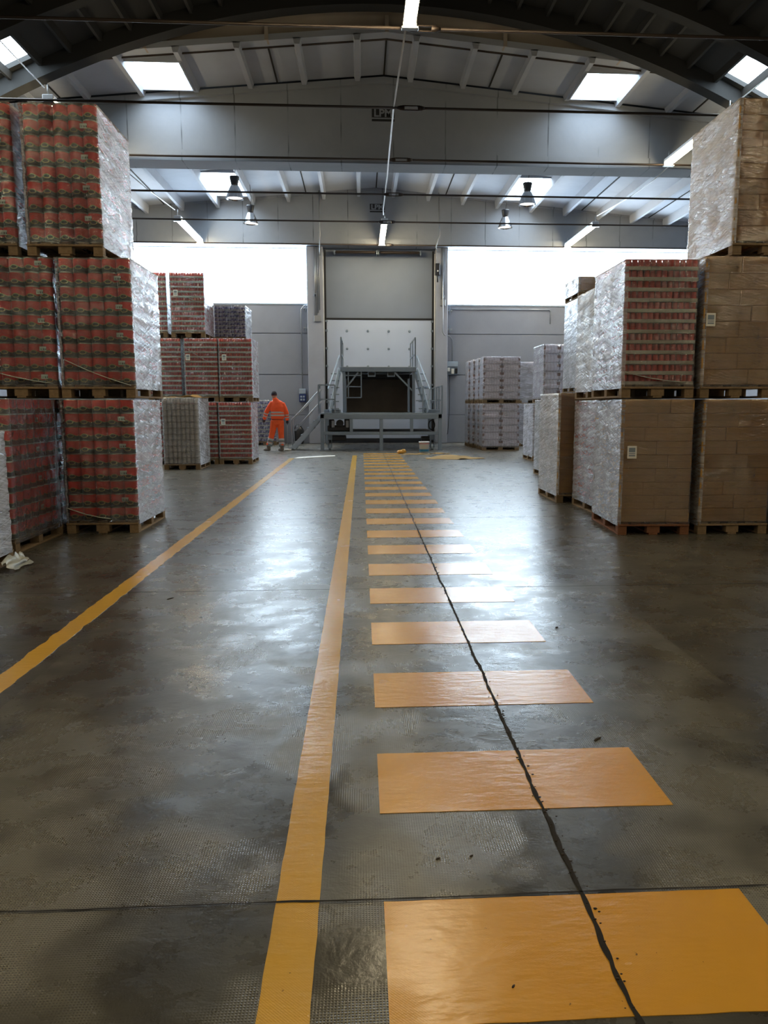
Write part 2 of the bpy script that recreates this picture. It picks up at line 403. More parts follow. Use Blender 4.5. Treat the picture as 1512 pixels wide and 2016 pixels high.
# ------------------------------------------------------------------ setting: floor, walls
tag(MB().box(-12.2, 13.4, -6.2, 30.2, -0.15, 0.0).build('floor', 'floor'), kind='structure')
def irregular(p0, p1, w, z, seg, jit, name, axis, mat='crack'):
    mb = MB(); L = (Vector(p1) - Vector(p0)); n = int(L.length/seg); vs = []
    d = L.normalized(); s_ = Vector((-d.y, d.x, 0))
    for i in range(n+1):
        p = Vector(p0) + L*(i/n); q = noise.noise(p*3.1)*jit
        wl = w*(0.55 + abs(noise.noise(p*7.3 + Vector((5,0,0))))*1.6); wr = w*(0.55 + abs(noise.noise(p*9.1))*1.6)
        vs += [p + s_*(q+wl) + Vector((0,0,z)), p + s_*(q-wr) + Vector((0,0,z))]
    mb.add(vs, [(2*i, 2*i+1, 2*i+3, 2*i+2) for i in range(n)])
    return tag(mb.build(name, mat), kind='structure')
irregular((0.645, 0.9, 0), (0.655, 23.3, 0), 0.0075, 0.0042, 0.02, 0.012, 'trim_1', 1)
irregular((-3.4, 2.10, 0), (4.2, 2.09, 0), 0.0038, 0.0042, 0.02, 0.006, 'trim_2', 0)
for i, yy in enumerate((5.98, 9.83, 13.6, 17.4, 21.2)):
    irregular((-6, yy, 0), (8, yy, 0), 0.004, 0.0005, 0.05, 0.008, 'trim_%d' % (i+3), 0)

# painted floor marks
def line_mesh(x0, x1, y0, y1, j=0.0015, seg=0.05, thick=0.002, slope=0.0):
    n = max(2, int((y1-y0)/seg)); vs = []
    for i in range(n+1):
        y = y0 + (y1-y0)*i/n
        a = noise.noise(Vector((x0*7, y*9, 1)))*j*2; b = noise.noise(Vector((x1*7, y*9, 4)))*j*2
        xo = slope*(y-y0)
        vs += [(x0+a+xo, y, thick), (x1+b+xo, y, thick), (x0+a+xo, y, 0), (x1+b+xo, y, 0)]
    fs = []
    for i in range(n):
        k = 4*i; fs += [(k, k+1, k+5, k+4), (k, k+4, k+6, k+2), (k+1, k+3, k+7, k+5)]
    fs += [(0,2,3,1), (4*n, 4*n+1, 4*n+3, 4*n+2)]
    return MB().add(vs, fs)
tag(line_mesh(-0.262, -0.134, 1.2, 22.3).build('painted_line', 'linepaint'), 'yellow painted lane line running beside the crossing bars to the loading dock', 'floor line')
tag(line_mesh(-1.965, -1.835, 2.6, 21.2, 0.008).build('painted_line', 'linepaint'), 'yellow painted lane line nearest the red pallets on the left', 'floor line')
near_e = [1.60, 2.578, 3.553, 4.54, 5.515, 6.46, 7.41, 8.36, 9.32, 10.28, 11.25, 12.21]
while near_e[-1] < 22.0: near_e.append(near_e[-1] + 0.955)
names = {0: 'yellow crossing bar nearest the camera, cut off by the photo\'s bottom edge', 1: 'wide yellow crossing bar just beyond the dark joint across the floor, second from the camera',
         2: 'yellow crossing bar, third from the camera', 3: 'yellow crossing bar, fourth from the camera', 4: 'yellow crossing bar with bright sheen, fifth from the camera',
         5: 'yellow crossing bar with bright sheen, sixth from the camera', 6: 'yellow crossing bar, seventh from the camera', 7: 'yellow crossing bar, eighth from the camera'}
ORD = dict(enumerate('first second third fourth fifth sixth seventh eighth ninth tenth eleventh twelfth thirteenth fourteenth fifteenth sixteenth seventeenth eighteenth nineteenth twentieth twenty-first twenty-second twenty-third twenty-fourth'.split()))
for i, y0 in enumerate(near_e):
    y1 = y0 + 0.476
    if i == 0: y0, y1 = 1.62, 2.083
    d0 = 0.0
    n = 26; vs = []
    for k in range(n+1):
        x = 0.055 + (1.128-0.055)*k/n
        vs += [(x, y0 + noise.noise(Vector((x*14, y0, 0)))*0.003, 0.002), (x, y1 + noise.noise(Vector((x*14, y1, 3)))*0.003, 0.002)]
    mb = MB().add(vs, [(2*k, 2*k+2, 2*k+3, 2*k+1) for k in range(n)])
    nv = len(vs); mb.add([(v[0], v[1], 0.0) for v in vs] + vs, [(2*k, 2*k+nv, 2*k+2+nv, 2*k+2) for k in range(n)] + [(2*k+1, 2*k+3, 2*k+3+nv, 2*k+1+nv) for k in range(n)])
    o = mb.build('crossing_bar', 'paint')
    tag(o, names.get(i, 'yellow crossing bar, %s from the camera' % ORD[i]), 'crossing bar',
        'yellow crossing bars')

# back wall
YB = 29.6
w = MB()
for (x0, x1) in ((-12.2, -1.95), (3.24, 13.4)):
    for (z0, z1) in ((0.0, 1.05), (1.07, 2.555), (2.585, 4.075), (4.105, 5.14)):
        w.bbox(x0, x1, YB, YB+0.2, z0, z1, 0.012)
    w.box(x0, x1, YB+0.03, YB+0.2, 0, 5.14)
w.box(-12.2, 13.4, YB+0.21, YB+0.4, 0, 9.6)
tag(w.build('wall_back', 'wall'), kind='structure')
tag(MB().box(-12.4, -12.2, -6.2, 30.2, 0, 10).build('wall_left', 'wall'), kind='structure')
tag(MB().box(13.4, 13.6, -6.2, 30.2, 0, 10).build('wall_right', 'wall'), kind='structure')
tag(MB().box(-12.4, 13.6, -6.4, -6.2, 0, 10).build('wall_front', 'wall'), kind='structure')
for n, (x0, x1) in enumerate(((-11.6, -1.95), (3.24, 12.9))):
    wn = tag(MB().box(x0, x1, YB+0.10, YB+0.13, 5.18, 7.17).build('window_%d' % (n+1), 'winpane'), kind='structure')
    fr = MB(); fr.box(x0, x1, YB-0.02, YB+0.14, 5.14, 5.19); fr.box(x0, x1, YB-0.0, YB+0.14, 7.15, 7.19)
    fr.box(x0, x0+0.04, YB, YB+0.14, 5.19, 7.15); fr.box(x1-0.04, x1, YB, YB+0.14, 5.19, 7.15)
    fr.build('window_frame', 'gsteel2', wn)
# pillars beside the door
for k, (x0, x1, lb) in enumerate(((-1.95, -1.36, 'grey concrete pillar left of the loading door, between door and left window'), (2.80, 3.24, 'grey concrete pillar right of the loading door, between door and right window'))):
    tag(MB().bbox(x0, x1, YB-0.45, YB+0.2, 0, 7.17, 0.02).build('concrete_pillar', 'pillar'), lb, 'pillar', 'pillars beside the loading door')

# ------------------------------------------------------------------ roof beams
SL = 0.09
def beam(y0, y1, label, zap, sgx, first):
    b = thing('roof_beam', label, 'roof beam', (HC, y0, 7.17), 0, 'tapered concrete roof beams')
    mb = MB(); hw = 12.6
    def prism(ya, yb, zb, ztf):
        xs = [-hw, 0, hw]
        vs = [(x, yy, z) for yy in (ya, yb) for x in xs for z in (zb, ztf(x))]
        fs = [(0,2,3,1), (2,4,5,3), (6,7,9,8), (8,9,11,10), (1,3,9,7), (3,5,11,9), (0,6,8,2), (2,8,10,4), (0,1,7,6), (4,10,11,5)]
        mb.add(vs, fs)
    prism(0.07, y1-y0-0.07, 0.02, lambda x: zap - 7.17 - SL*abs(x))
    prism(0, y1-y0, 0.0, lambda x: 0.24)
    prism(0.0, y1-y0, zap-7.17-SL*hw-0.0, lambda x: zap - 7.17 - SL*abs(x) - 0.0) if False else None
    vs = []
    for yy in (-0.02, y1-y0+0.02):      # top flange follows the slope
        for x in (-hw, 0, hw):
            zt = zap - 7.17 - SL*abs(x); vs += [(x, yy, zt-0.14), (x, yy, zt)]
    mb.add(vs, [(0,2,3,1), (2,4,5,3), (6,7,9,8), (8,9,11,10), (1,3,9,7), (3,5,11,9), (0,6,8,2), (2,8,10,4)])
    mb.build('beam_body', 'beam', b)
    # painted maker's stencil
    st = MB().box(-0.27, 0.27, 0, 0.004, 0, 0.21).build('stencil', 'black', b, (sgx[0]-HC, 0.064, sgx[1]-7.17))
    def text(body, size, loc, mat, name, sx=1.0):
        cu = bpy.data.curves.new(name, 'FONT'); cu.body = body; cu.size = size; cu.align_x = 'CENTER'; cu.offset = 0.006*size/0.2; cu.extrude = 0.001
        to = bpy.data.objects.new(name, cu); COL.objects.link(to)
        dg = bpy.context.evaluated_depsgraph_get(); me = bpy.data.meshes.new_from_object(to.evaluated_get(dg)); bpy.data.objects.remove(to)
        me.materials.clear(); me.materials.append(M[mat])
        o = link(name, me, st, loc, (pi/2, 0, 0)); o.scale = (sx, 1, 1); return o
    text('LPM', 0.235, (0, -0.002, 0.022), 'beam', 'lettering', 1.08)
    bar = MB().box(-0.27, 0.27, 0, 0.004, -0.085, -0.035).build('stencil_bar', 'black', b, (sgx[0]-HC, 0.064, sgx[1]-7.17))
    return b
beam(19.4, 20.1, 'deep tapered concrete beam nearer the camera, spanning mid-hall with an LPM stencil', 9.12, (1.13-0.55+0.0, 8.235), True)
beam(28.95, 29.6, 'tapered concrete beam over the far windows and loading door with an LPM stencil', 9.25, (0.64, 8.42), False)

# ------------------------------------------------------------------ roof panels
def roofz(x): return 9.17 - SL*abs(x-HC)
def bay(y0, y1, sy0, sy1, name, rd=0.27):
    mb = MB(); n = 0
    ribs = [HC + s*(0.625 + 1.25*k) for k in range(10) for s in (-1, 1)]
    edges = sorted([-12.2, HC, 13.4] + [r for r in ribs if -12.2 < r < 13.4])
    def slab(xa, xb, ya, yb):
        za, zb = roofz(xa), roofz(xb)
        vs = [(xa,ya,za),(xb,ya,zb),(xb,yb,zb),(xa,yb,za),(xa,ya,za+0.12),(xb,ya,zb+0.12),(xb,yb,zb+0.12),(xa,yb,za+0.12)]
        mb.add(vs, [(0,3,2,1),(4,5,6,7),(0,1,5,4),(1,2,6,5),(2,3,7,6),(3,0,4,7)])
    panes = []
    for a, b in zip(edges[:-1], edges[1:]):
        m = abs((a+b)/2 - HC)
        if 4.4 < m < 5.6:
            slab(a, b, y0, sy0-0.04); slab(a, b, sy1+0.04, y1); panes.append((a, b))
            z = roofz((a+b)/2) 
            mb.box(a+0.001, a+0.03, sy0, sy1, z-0.1, z+0.45); mb.box(b-0.03, b-0.001, sy0, sy1, z-0.1, z+0.45)
            mb.box(a, b, sy0-0.04, sy0, z-0.08, z+0.45); mb.box(a, b, sy1, sy1+0.04, z-0.08, z+0.45)
        else: slab(a, b, y0, y1)
    for r in ribs:
        if -12.2 < r < 13.4:
            z = roofz(r); mb.add([(r-0.085,y0,z+.02),(r+0.085,y0,z+.02),(r+0.05,y0,z-rd),(r-0.05,y0,z-rd),(r-0.085,y1,z+.02),(r+0.085,y1,z+.02),(r+0.05,y1,z-rd),(r-0.05,y1,z-rd)],
                                 [(0,3,2,1),(4,5,6,7),(0,4,7,3),(1,2,6,5),(3,7,6,2),(0,1,5,4)])
    for k in range(-4, 6):                # dark joints between panels
        xx = HC + 2.5*k - 1.25 - 0.0
        pass
    tag(mb.build(name, 'roof'), kind='structure')
    return panes
wi = 3
for (y0, y1, s0, s1, nm) in ((17.3, 19.4, 17.75, 19.2, 'ceiling'), (20.1, 28.97, 25.6, 28.3, 'ceiling')):
    for a, b in bay(y0, y1, s0, s1, nm, 0.11 if y0 < 18 else 0.27):
        z = roofz((a+b)/2)
        tag(MB().box(a+0.03, b-0.03, s0, s1, z+0.30, z+0.32).build('window_%d' % wi, 'skypane'), kind='structure'); wi += 1
# joint strips between the double ribs
js = MB()
for k in range(-4, 6):
    xx = HC + 2.5*k + 1.25 - 1.25
    if abs(xx-HC) < 12 and abs(k) != 2:
        z = roofz(xx)
        js.box(xx-0.018, xx+0.018, 20.12, 28.9, z-0.02, z-0.002); js.box(xx-0.018, xx+0.018, 17.62, 19.38, z-0.02, z-0.002)
tag(js.build('trim_8', 'crack'), kind='structure')

# near vaulted roof
KA = 0.0322
def vz(x): return 9.80 - KA*(x-0.57)**2
mb = MB(); N = 48; x0, x1 = -12.2, 13.4
def strip(xa, xb, ya, yb):
    mb.add([(xa,ya,vz(xa)),(xb,ya,vz(xb)),(xb,yb,vz(xb)),(xa,yb,vz(xa)),(xa,ya,vz(xa)+.15),(xb,ya,vz(xb)+.15),(xb,yb,vz(xb)+.15),(xa,yb,vz(xa)+.15)], [(0,3,2,1),(4,5,6,7),(0,1,5,4),(2,3,7,6)])
vp = []
for i in range(N):
    a, b = x0 + (x1-x0)*i/N, x0 + (x1-x0)*(i+1)/N; m = abs((a+b)/2 - 0.57)
    if 7.0 < m < 8.3:
        strip(a, b, -6.2, 15.35); strip(a, b, 16.65, 17.1); vp.append((a, b))
    else: strip(a, b, -6.2, 17.1)
for k in range(-20, 21):
    x = 0.57 + k*0.6 + 0.3
    if -12 < x < 13.2:
        z = vz(x); mb.add([(x-.05,-6,z+.02),(x+.05,-6,z+.02),(x+.03,-6,z-.13),(x-.03,-6,z-.13),(x-.05,17,z+.02),(x+.05,17,z+.02),(x+.03,17,z-.13),(x-.03,17,z-.13)], [(0,4,7,3),(1,2,6,5),(3,7,6,2)])
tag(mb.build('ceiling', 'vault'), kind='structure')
for s in (-1, 1):
    xs = sorted([p for p in vp if (p[0]+p[1])/2*1.0 < HC] if s < 0 else [p for p in vp if (p[0]+p[1])/2 > HC])
    pm = MB()
    for a, b in xs: pm.add([(a,15.35,vz(a)+.1),(b,15.35,vz(b)+.1),(b,16.65,vz(b)+.1),(a,16.65,vz(a)+.1)], [(0,3,2,1)])
    tag(pm.build('window_%d' % wi, 'skypane'), kind='structure'); wi += 1
for n, (ya, yb) in enumerate(((16.8, 17.12), (14.95, 15.2), (11.7, 12.0))):
    rb = MB(); vs = []
    for i in range(N+1):
        x = x0 + (x1-x0)*i/N; zb = vz(x) - 0.33
        vs += [(x,ya,zb),(x,yb,zb),(x,yb,zb+.36),(x,ya,zb+.36)]
    rb.add(vs, [(4*i+a, 4*i+(a+1) % 4, 4*i+4+(a+1) % 4, 4*i+4+a) for i in range(N) for a in range(4)])
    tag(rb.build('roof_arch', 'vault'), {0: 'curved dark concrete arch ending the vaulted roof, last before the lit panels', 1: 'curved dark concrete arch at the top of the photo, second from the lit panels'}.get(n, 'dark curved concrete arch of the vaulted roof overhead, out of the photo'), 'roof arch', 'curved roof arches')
# panel closing the vault end down to the flat roof line
pb = MB(); vs = []
for i in range(N+1):
    x = x0 + (x1-x0)*i/N
    vs += [(x, 17.13, 9.86 - SL*abs(x-HC)), (x, 17.62, 9.19 - SL*abs(x-HC)), (x, 17.70, 9.19 - SL*abs(x-HC)), (x, 17.2, 9.99 - SL*abs(x-HC))]
pb.add(vs, [(4*i+a, 4*i+4+a, 4*i+4+(a+1) % 4, 4*i+(a+1) % 4) for i in range(N) for a in range(4)])
for k in range(-4, 6):
    x = HC + 2.5*k; z = 9.19 - SL*abs(x-HC)
    pb.box(x-.04, x+.04, 17.28, 17.5, z-0.02, z+.30)
tag(pb.build('trim_9', 'band'), kind='structure')
tr = MB(); 
for s in (-1, 1):
    tr.tube([(HC, 17.6, 9.16), (HC + s*12.4, 17.6, 9.16 - SL*12.4)], 0.022, 6)
tag(tr.build('trim_10', 'rod'), kind='structure')
# solid outer roof skin so no light leaks
tag(MB().box(-12.4, 13.6, -6.4, 17.2, 10.2, 10.3).box(-12.4, 13.6, 17.2, 30.2, 9.9, 10.0).build('trim_11', 'vault'), kind='structure')

# ------------------------------------------------------------------ tie rods
rods = [(12.71, 1.0), (15.91, 1.02), (19.12, 0.99), (22.14, 0.94), (25.36, 0.87), (28.90, 0.95)]
rl = ['rusty tie rod topmost in the photo, lit yellow beneath the lamp', 'dark tie rod crossing the near beam over its stencil', 'dark tie rod along the bottom edge of the near beam',
      'thin tie rod just below the near beam, in front of the skylights', 'thin tie rod at the height of the near ends of the far tube lights', 'tie rod just above the far windows and the loading door']
for (y, xb), lb in zip(rods, rl):
    t = thing('tie_rod', lb, 'tie rod', (xb, y, RODZ), 0, 'steel tie rods across the hall')
    MB().tube([(-12.9-xb+0.6, 0, 0), (-0.21, 0, 0)], 0.026, 8).tube([(0.21, 0, 0), (13.3-xb, 0, 0)], 0.026, 8).build('rod', 'rod', t)
    tb = MB(); tb.bbox(-0.17, 0.17, -0.02, 0.02, 0.028, 0.05, 0.006).bbox(-0.17, 0.17, -0.02, 0.02, -0.05, -0.028, 0.006)
    tb.tube([(-0.27, 0, 0), (-0.2, 0, 0), (-0.13, 0, 0)], [0.028, 0.048, 0.05], 8).tube([(0.13, 0, 0), (0.2, 0, 0), (0.27, 0, 0)], [0.05, 0.048, 0.028], 8)
    tb.build('turnbuckle', 'rod', t)

# ------------------------------------------------------------------ tube lights
def tube_light(x, y0, y1, label, z=7.20):
    L = y1-y0; t = thing('tube_light', label, 'lamp', (x, y0, z), 0, 'fluorescent lamps slung between the tie rods')
    MB().bbox(-0.10, 0.10, 0, L, 0.03, 0.10, 0.01).bbox(-0.105, 0.105, -0.03, 0.0, -0.05, 0.10, 0.01).bbox(-0.105, 0.105, L, L+0.03, -0.05, 0.10, 0.01).build('housing', 'cable', t)
    for dx in (-0.05, 0.05): MB().tube([(dx, 0.01, -0.01), (dx, L-0.01, -0.01)], 0.034, 10).build('tube', 'tube', t)
    for yy in (0.0, L): MB().bbox(-0.13, 0.13, yy-0.05, yy+0.05, -0.075, -0.045, 0.005).build('clamp_plate', 'galv', t); MB().tube([(0, yy, 0.09), (0, yy, 0.28)], 0.015, 6).build('hanger', 'galv', t)
    return t
TL = [(0.79, 9.3, 12.62, 'warm tube light at the top edge of the photo, cut off, centre of the hall'),
      (0.79, 25.42, 28.8, 'warm tube light above the loading door, far centre of the hall'),
      (-5.67, 25.42, 28.8, 'warm tube light above the left far window'),
      (7.58, 25.42, 28.8, 'warm tube light above the right far window'),
      (7.42, 15.97, 19.05, 'warm tube light beside the tallest right pallet stack'),
      (-5.9, 15.97, 19.05, 'warm tube light hidden behind the tallest left pallet stack'),
      (-5.3, 4.2, 7.2, 'unseen tube light added overhead, left of the camera'), (6.9, 4.2, 7.2, 'unseen tube light added overhead, right of the camera'),  # unseen lamps from here on, added to light the near stacks
      (-3.6, -1.6, 1.4, 'unseen tube light added overhead behind the camera on the left'), (4.9, -1.6, 1.4, 'unseen tube light added overhead behind the camera on the right'),
      (0.79, -5.2, -2.2, 'unseen tube light added overhead behind the camera in the centre')]
for a in TL: tube_light(*a)
# cables
tag(bezcable([(0.74, 12.71, 7.24), (0.68, 16.0, 7.20), (0.69, 19.2, 7.13), (0.70, 20.3, 7.13), (0.71, 22.2, 7.25), (0.73, 24.8, 7.40), (0.75, 25.2, 7.36)], 0.016).build('power_cable', 'cable'),
    'white cable running down the middle of the hall to the far centre lamp', 'cable')
tag(bezcable([(-5.7, 9, 7.3), (-5.9, 15.8, 7.36)], 0.012).build('power_cable', 'cable'), 'grey cable crossing the upper left corner to the hidden left lamp', 'cable')
tag(bezcable([(-5.72, 20.3, 7.14), (-5.7, 22, 7.2), (-5.7, 25.2, 7.42)], 0.014).build('power_cable', 'cable'), 'grey cable leading to the lamp above the left far window', 'cable')
tag(bezcable([(7.42, 9, 7.3), (7.44, 15.8, 7.36)], 0.012).build('power_cable', 'cable'), 'grey cable crossing the upper right corner to the right lamp', 'cable')
tag(bezcable([(7.45, 19.15, 7.14), (7.5, 20.3, 7.13), (7.55, 22, 7.2), (7.56, 25.2, 7.42)], 0.014).build('power_cable', 'cable'), 'grey cable leading to the lamp above the right far window', 'cable')
# bell lamps
def bell(x, y, zb, s, label):
    t = thing('bell_lamp', label, 'pendant lamp', (x, y, zb), 0, 'aluminium bell lamps under the far skylights')
    MB().lathe([(0.245*s, 0), (0.235*s, 0.03*s), (0.19*s, 0.17*s), (0.125*s, 0.31*s), (0.10*s, 0.34*s)], n=24).lathe([(0.095*s, 0.34*s), (0.12*s, 0.30*s), (0.18*s, 0.17*s), (0.238*s, 0.0)], n=24).build('shade', 'chrome', t)
    MB().disc((0, 0, 0.035*s), 0.21*s, 24, up=False).build('lens', 'bellglow', t)
    MB().lathe([(0.0, 0.36*s), (0.085*s, 0.33*s), (0.10*s, 0.40*s), (0.13*s, 0.55*s), (0.13*s, 0.58*s), (0.0, 0.58*s)], n=18).build('ballast', 'darkpl', t)
    top = roofz(x) - zb
    MB().tube([(0, 0, 0.56*s), (0.04, 0, 0.56*s+0.25), (0, 0, top)], 0.008, 5).build('suspension_wire', 'rod', t)
bell(-3.56, 23.3, 7.29, 1.05, 'aluminium bell lamp under the left skylight, nearer and higher of the left two')
bell(-3.68, 27.4, 7.52, 1.02, 'aluminium bell lamp left of centre, farther and lower of the left two')
bell(4.90, 23.3, 7.25, 1.05, 'aluminium bell lamp under the right skylight, nearer and higher of the right two')
bell(5.01, 27.4, 7.50, 1.02, 'aluminium bell lamp right of centre, farther and lower of the right two')
# drop pipes
tag(bezcable([(-1.43, 28.75, 9.0), (-1.43, 28.75, 6.9), (-1.43, 29.13, 6.85)], 0.022).build('drop_pipe', 'galv'), 'thin vertical pipe from the roof to the left edge of the loading door', 'pipe')
tag(bezcable([(2.84, 28.75, 9.0), (2.88, 28.75, 7.5), (2.74, 28.75, 7.1), (2.84, 29.13, 7.0)], 0.022).build('drop_pipe', 'galv'), 'thin kinked pipe from the roof to the right edge of the loading door', 'pipe')

# ------------------------------------------------------------------ loading door
d = tag(MB().box(-1.36, 2.80, YB+0.06, YB+0.1, 4.66, 7.17).build('door_1', 'canvas'), kind='structure')
MB().bbox(-1.27, 2.68, YB-0.03, YB+0.05, 0.18, 4.60, 0.01).build('lower_panel', 'door', d)
MB().box(-1.36, 2.80, YB-0.04, YB+0.05, 4.60, 4.67).build('seal_strip', 'rubber', d)
for k in range(4):
    for j in range(3):
        MB().add([(0.045*cos(a*pi/6), -0.03, 0.045*sin(a*pi/6)) for a in range(12)] + [(0.03*cos(a*pi/6), -0.05, 0.03*sin(a*pi/6)) for a in range(12)],
                 [list(range(12, 24))] + [(a, (a+1) % 12, 12+(a+1) % 12, 12+a) for a in range(12)]).build('stud', 'gsteel', d, (-0.51+0.783*k, YB-0.01, 4.19-0.655*j))
for s, x in ((-1, -1.30), (1, 2.72)):
    MB().box(x-0.035, x+0.035, YB-0.07, YB-0.03, 0.25, 7.1).build('side_seal', 'rubber', d)
    MB().tube([(x-s*0.0+s*0.06, YB-0.1, 1.2), (x+s*0.06, YB-0.1, 7.0)], 0.02, 8).build('guide_rail', 'cable', d)
    for z in (1.55, 2.2, 2.9, 3.55, 4.2, 4.55):
        MB().bbox(x-s*0.03-0.04, x-s*0.03+0.04, YB-0.10, YB-0.03, z-0.04, z+0.04, 0.008).build('hinge', 'gsteel', d)
for k, x in enumerate((-0.16, 1.46)):
    t = thing('torsion_spring', ('left' if k == 0 else 'right') + ' dark coil spring above the loading door', 'spring', (x, YB-0.25, 7.0), 0, 'coil springs above the loading door')
    pr = []
    n = 40
    MB().tube([(-0.72+1.44*i/(n*2), 0, 0) for i in range(n*2+1)], [0.062 if i % 2 else 0.045 for i in range(n*2+1)], 10).build('coil', 'rod', t)
    MB().tube([(-0.78, 0, 0), (0.78, 0, 0)], 0.015, 8).build('shaft', 'rod', t)
    MB().bbox(-0.80, -0.76, -0.07, 0.30, -0.08, 0.08, 0.005).bbox(0.76, 0.80, -0.07, 0.30, -0.08, 0.08, 0.005).build('mount', 'gsteel', t)
t = thing('door_motor', 'black door drive unit on the right pillar beside the loading door', 'motor', (2.83, YB-0.55, 6.15))
MB().bbox(-0.09, 0.09, -0.12, 0.08, 0, 0.42, 0.02).build('casing', 'darkpl', t)
MB().tube([(0, -0.1, -0.25), (0.0, -0.1, 0.02)], 0.03, 8).build('cable_gland', 'darkpl', t)
MB().bbox(-0.02, 0.03, -0.14, -0.11, 0.12, 0.17, 0.004).build('sticker', 'white', t)
# control boxes and conduits
t = thing('control_box', 'blue push-button control box on the wall beside the dock stairs', 'control box', (-2.2, YB-0.14, 1.55))
MB().bbox(-0.13, 0.13, 0, 0.13, 0.0, 0.30, 0.015).build('lower_casing', 'blue', t)
MB().bbox(-0.13, 0.13, 0, 0.13, 0.31, 0.50, 0.015).build('upper_casing', 'gsteel2', t)
for i in (0, 1):
    for j in (0, 1): MB().bbox(-0.085+0.1*i, -0.015+0.1*i, -0.02, 0.0, 0.06+0.11*j, 0.13+0.11*j, 0.005).build('button', 'gsteel2', t)
MB().tube([(0, 0.06, 0.5), (0, 0.06, 3.42), (0.12, 0.06, 3.55), (0.45, 0.06, 3.56), (0.55, -0.33, 3.62), (0.58, -0.34, 5.6)], 0.02, 6).build('conduit', 'galv', t)
t = thing('distribution_box', 'dark electrical box with white cover on the wall right of the loading door', 'electrical box', (3.46, YB-0.2, 2.58))
MB().bbox(-0.22, 0.22, 0.04, 0.2, 0, 0.50, 0.015).build('casing', 'gsteel', t)
MB().bbox(-0.20, 0.20, 0, 0.05, 0.30, 0.47, 0.01).build('cover', 'gsteel2', t)
MB().bbox(-0.05, 0.06, -0.05, 0.04, 0.03, 0.22, 0.01).build('breaker', 'white', t)
MB().bbox(-0.19, -0.10, -0.03, 0.04, 0.12, 0.26, 0.01).build('breaker', 'white', t)
MB().bbox(0.10, 0.19, -0.03, 0.04, 0.05, 0.24, 0.01).build('breaker', 'darkpl', t)
MB().tube([(0.0, 0.1, 0.5), (0.0, 0.1, 1.3), (-0.1, 0.05, 1.42), (-0.35, -0.3, 1.45), (-0.42, -0.34, 1.55), (-0.42, -0.34, 4.4)], 0.022, 6).build('conduit', 'galv', t)
MB().tube([(-0.1, 0.08, 0.0), (-0.1, 0.06, -1.2), (-0.16, 0.0, -2.2), (-0.42, -0.02, -2.55)], 0.012, 6).build('power_lead', 'rubber', t)
cl = [('bundle of thin conduits down the left pillar beside the door', [-1.66, -1.60, -1.54, -1.48], 4.6), ('bundle of thin conduits down the right pillar beside the window', [2.98, 3.04, 3.10], 5.2)]
for lb, xs, zb in cl:
    t = thing('conduit_bundle', lb, 'conduit', (xs[0], YB-0.48, zb), 0, 'conduit bundles on the pillars')
    for i, x in enumerate(xs): MB().tube([(x-xs[0], 0, 0.1*i), (x-xs[0], 0, 7.15-zb)], 0.014, 6).build('conduit', 'galv', t)
    MB().bbox(-0.04, xs[-1]-xs[0]+0.04, -0.03, 0.03, -0.12, 0.1, 0.01).build('junction_box', 'galv', t)
for x, z, lb in ((-2.03, 5.0, 'upper steel bracket left of the left pillar'), (-2.03, 4.3, 'lower steel bracket left of the left pillar'), (3.36, 4.95, 'upper steel bracket right of the right pillar'), (3.36, 4.27, 'lower steel bracket right of the right pillar')):
    t = thing('wall_bracket', lb, 'bracket', (x, YB-0.06, z), 0, 'cross-shaped brackets fixing the wall panels')
    MB().bbox(-0.09, 0.09, 0, 0.05, -0.03, 0.03, 0.006).build('plate', 'galv', t)
    MB().bbox(-0.015, 0.015, -0.03, 0.01, -0.14, 0.14, 0.004).build('threaded_rod', 'gsteel', t)
tag(MB().tube([(3.3, YB-0.03, 5.02), (7.15, YB-0.03, 5.02), (7.2, YB-0.03, 4.97), (7.2, YB-0.03, 4.5)], 0.018, 6).build('conduit_pipe', 'galv'), 'thin conduit under the right window turning down at its end', 'conduit')
for x, z, lb in ((-1.66, 5.42, 'small dark switch on the left pillar'), (3.03, 5.42, 'small dark switch on the right pillar')):
    t = thing('pillar_switch', lb, 'switch', (x+0.02, YB-0.52, z), 0, 'small switches on the pillars')
    MB().bbox(-0.045, 0.045, 0, 0.06, -0.05, 0.05, 0.008).build('casing', 'gsteel', t); MB().bbox(-0.03, 0.03, -0.02, 0.0, -0.035, 0.035, 0.006).build('knob', 'darkpl', t)

# ------------------------------------------------------------------ dock platform
P = thing('dock_platform', 'grey steel loading platform on legs with an upper bridge in front of the door', 'loading platform', (0.63, 24.7, 0))
def bar(mb, a, b, wd, ht=None, mi=0):   # rectangular bar between two points
    a, b = Vector(a), Vector(b); d = (b-a); L = d.length; d.normalize(); ht = ht or wd
    up = Vector((0,0,1)) if abs(d.z) < 0.95 else Vector((0,1,0))
    sx = d.cross(up).normalized(); sy = sx.cross(d).normalized()
    vs = [p + sx*(i*wd/2) + sy*(j*ht/2) for p in (a, b) for (i, j) in ((-1,-1),(1,-1),(1,1),(-1,1))]
    mb.add(vs, [(0,1,2,3),(4,7,6,5),(0,4,5,1),(1,5,6,2),(2,6,7,3),(3,7,4,0)], mi); return mb
XL, XR = -1.93, 1.95      # relative to 0.63
fr = MB(); fr.bbox(XL, XR, 0, 0.12, 1.00, 1.16, 0.01); fr.bbox(XL, XR, 0.02, 0.12, 0.50, 0.60, 0.008)
fr.bbox(XL, XL+0.12, 0, 4.0, 1.02, 1.16, 0.01).bbox(XR-0.12, XR, 0, 4.0, 1.02, 1.16, 0.01).bbox(XL, XR, 3.9, 4.0, 1.0, 1.16, 0.01)
fr.build('main_frame', 'gsteel', P)
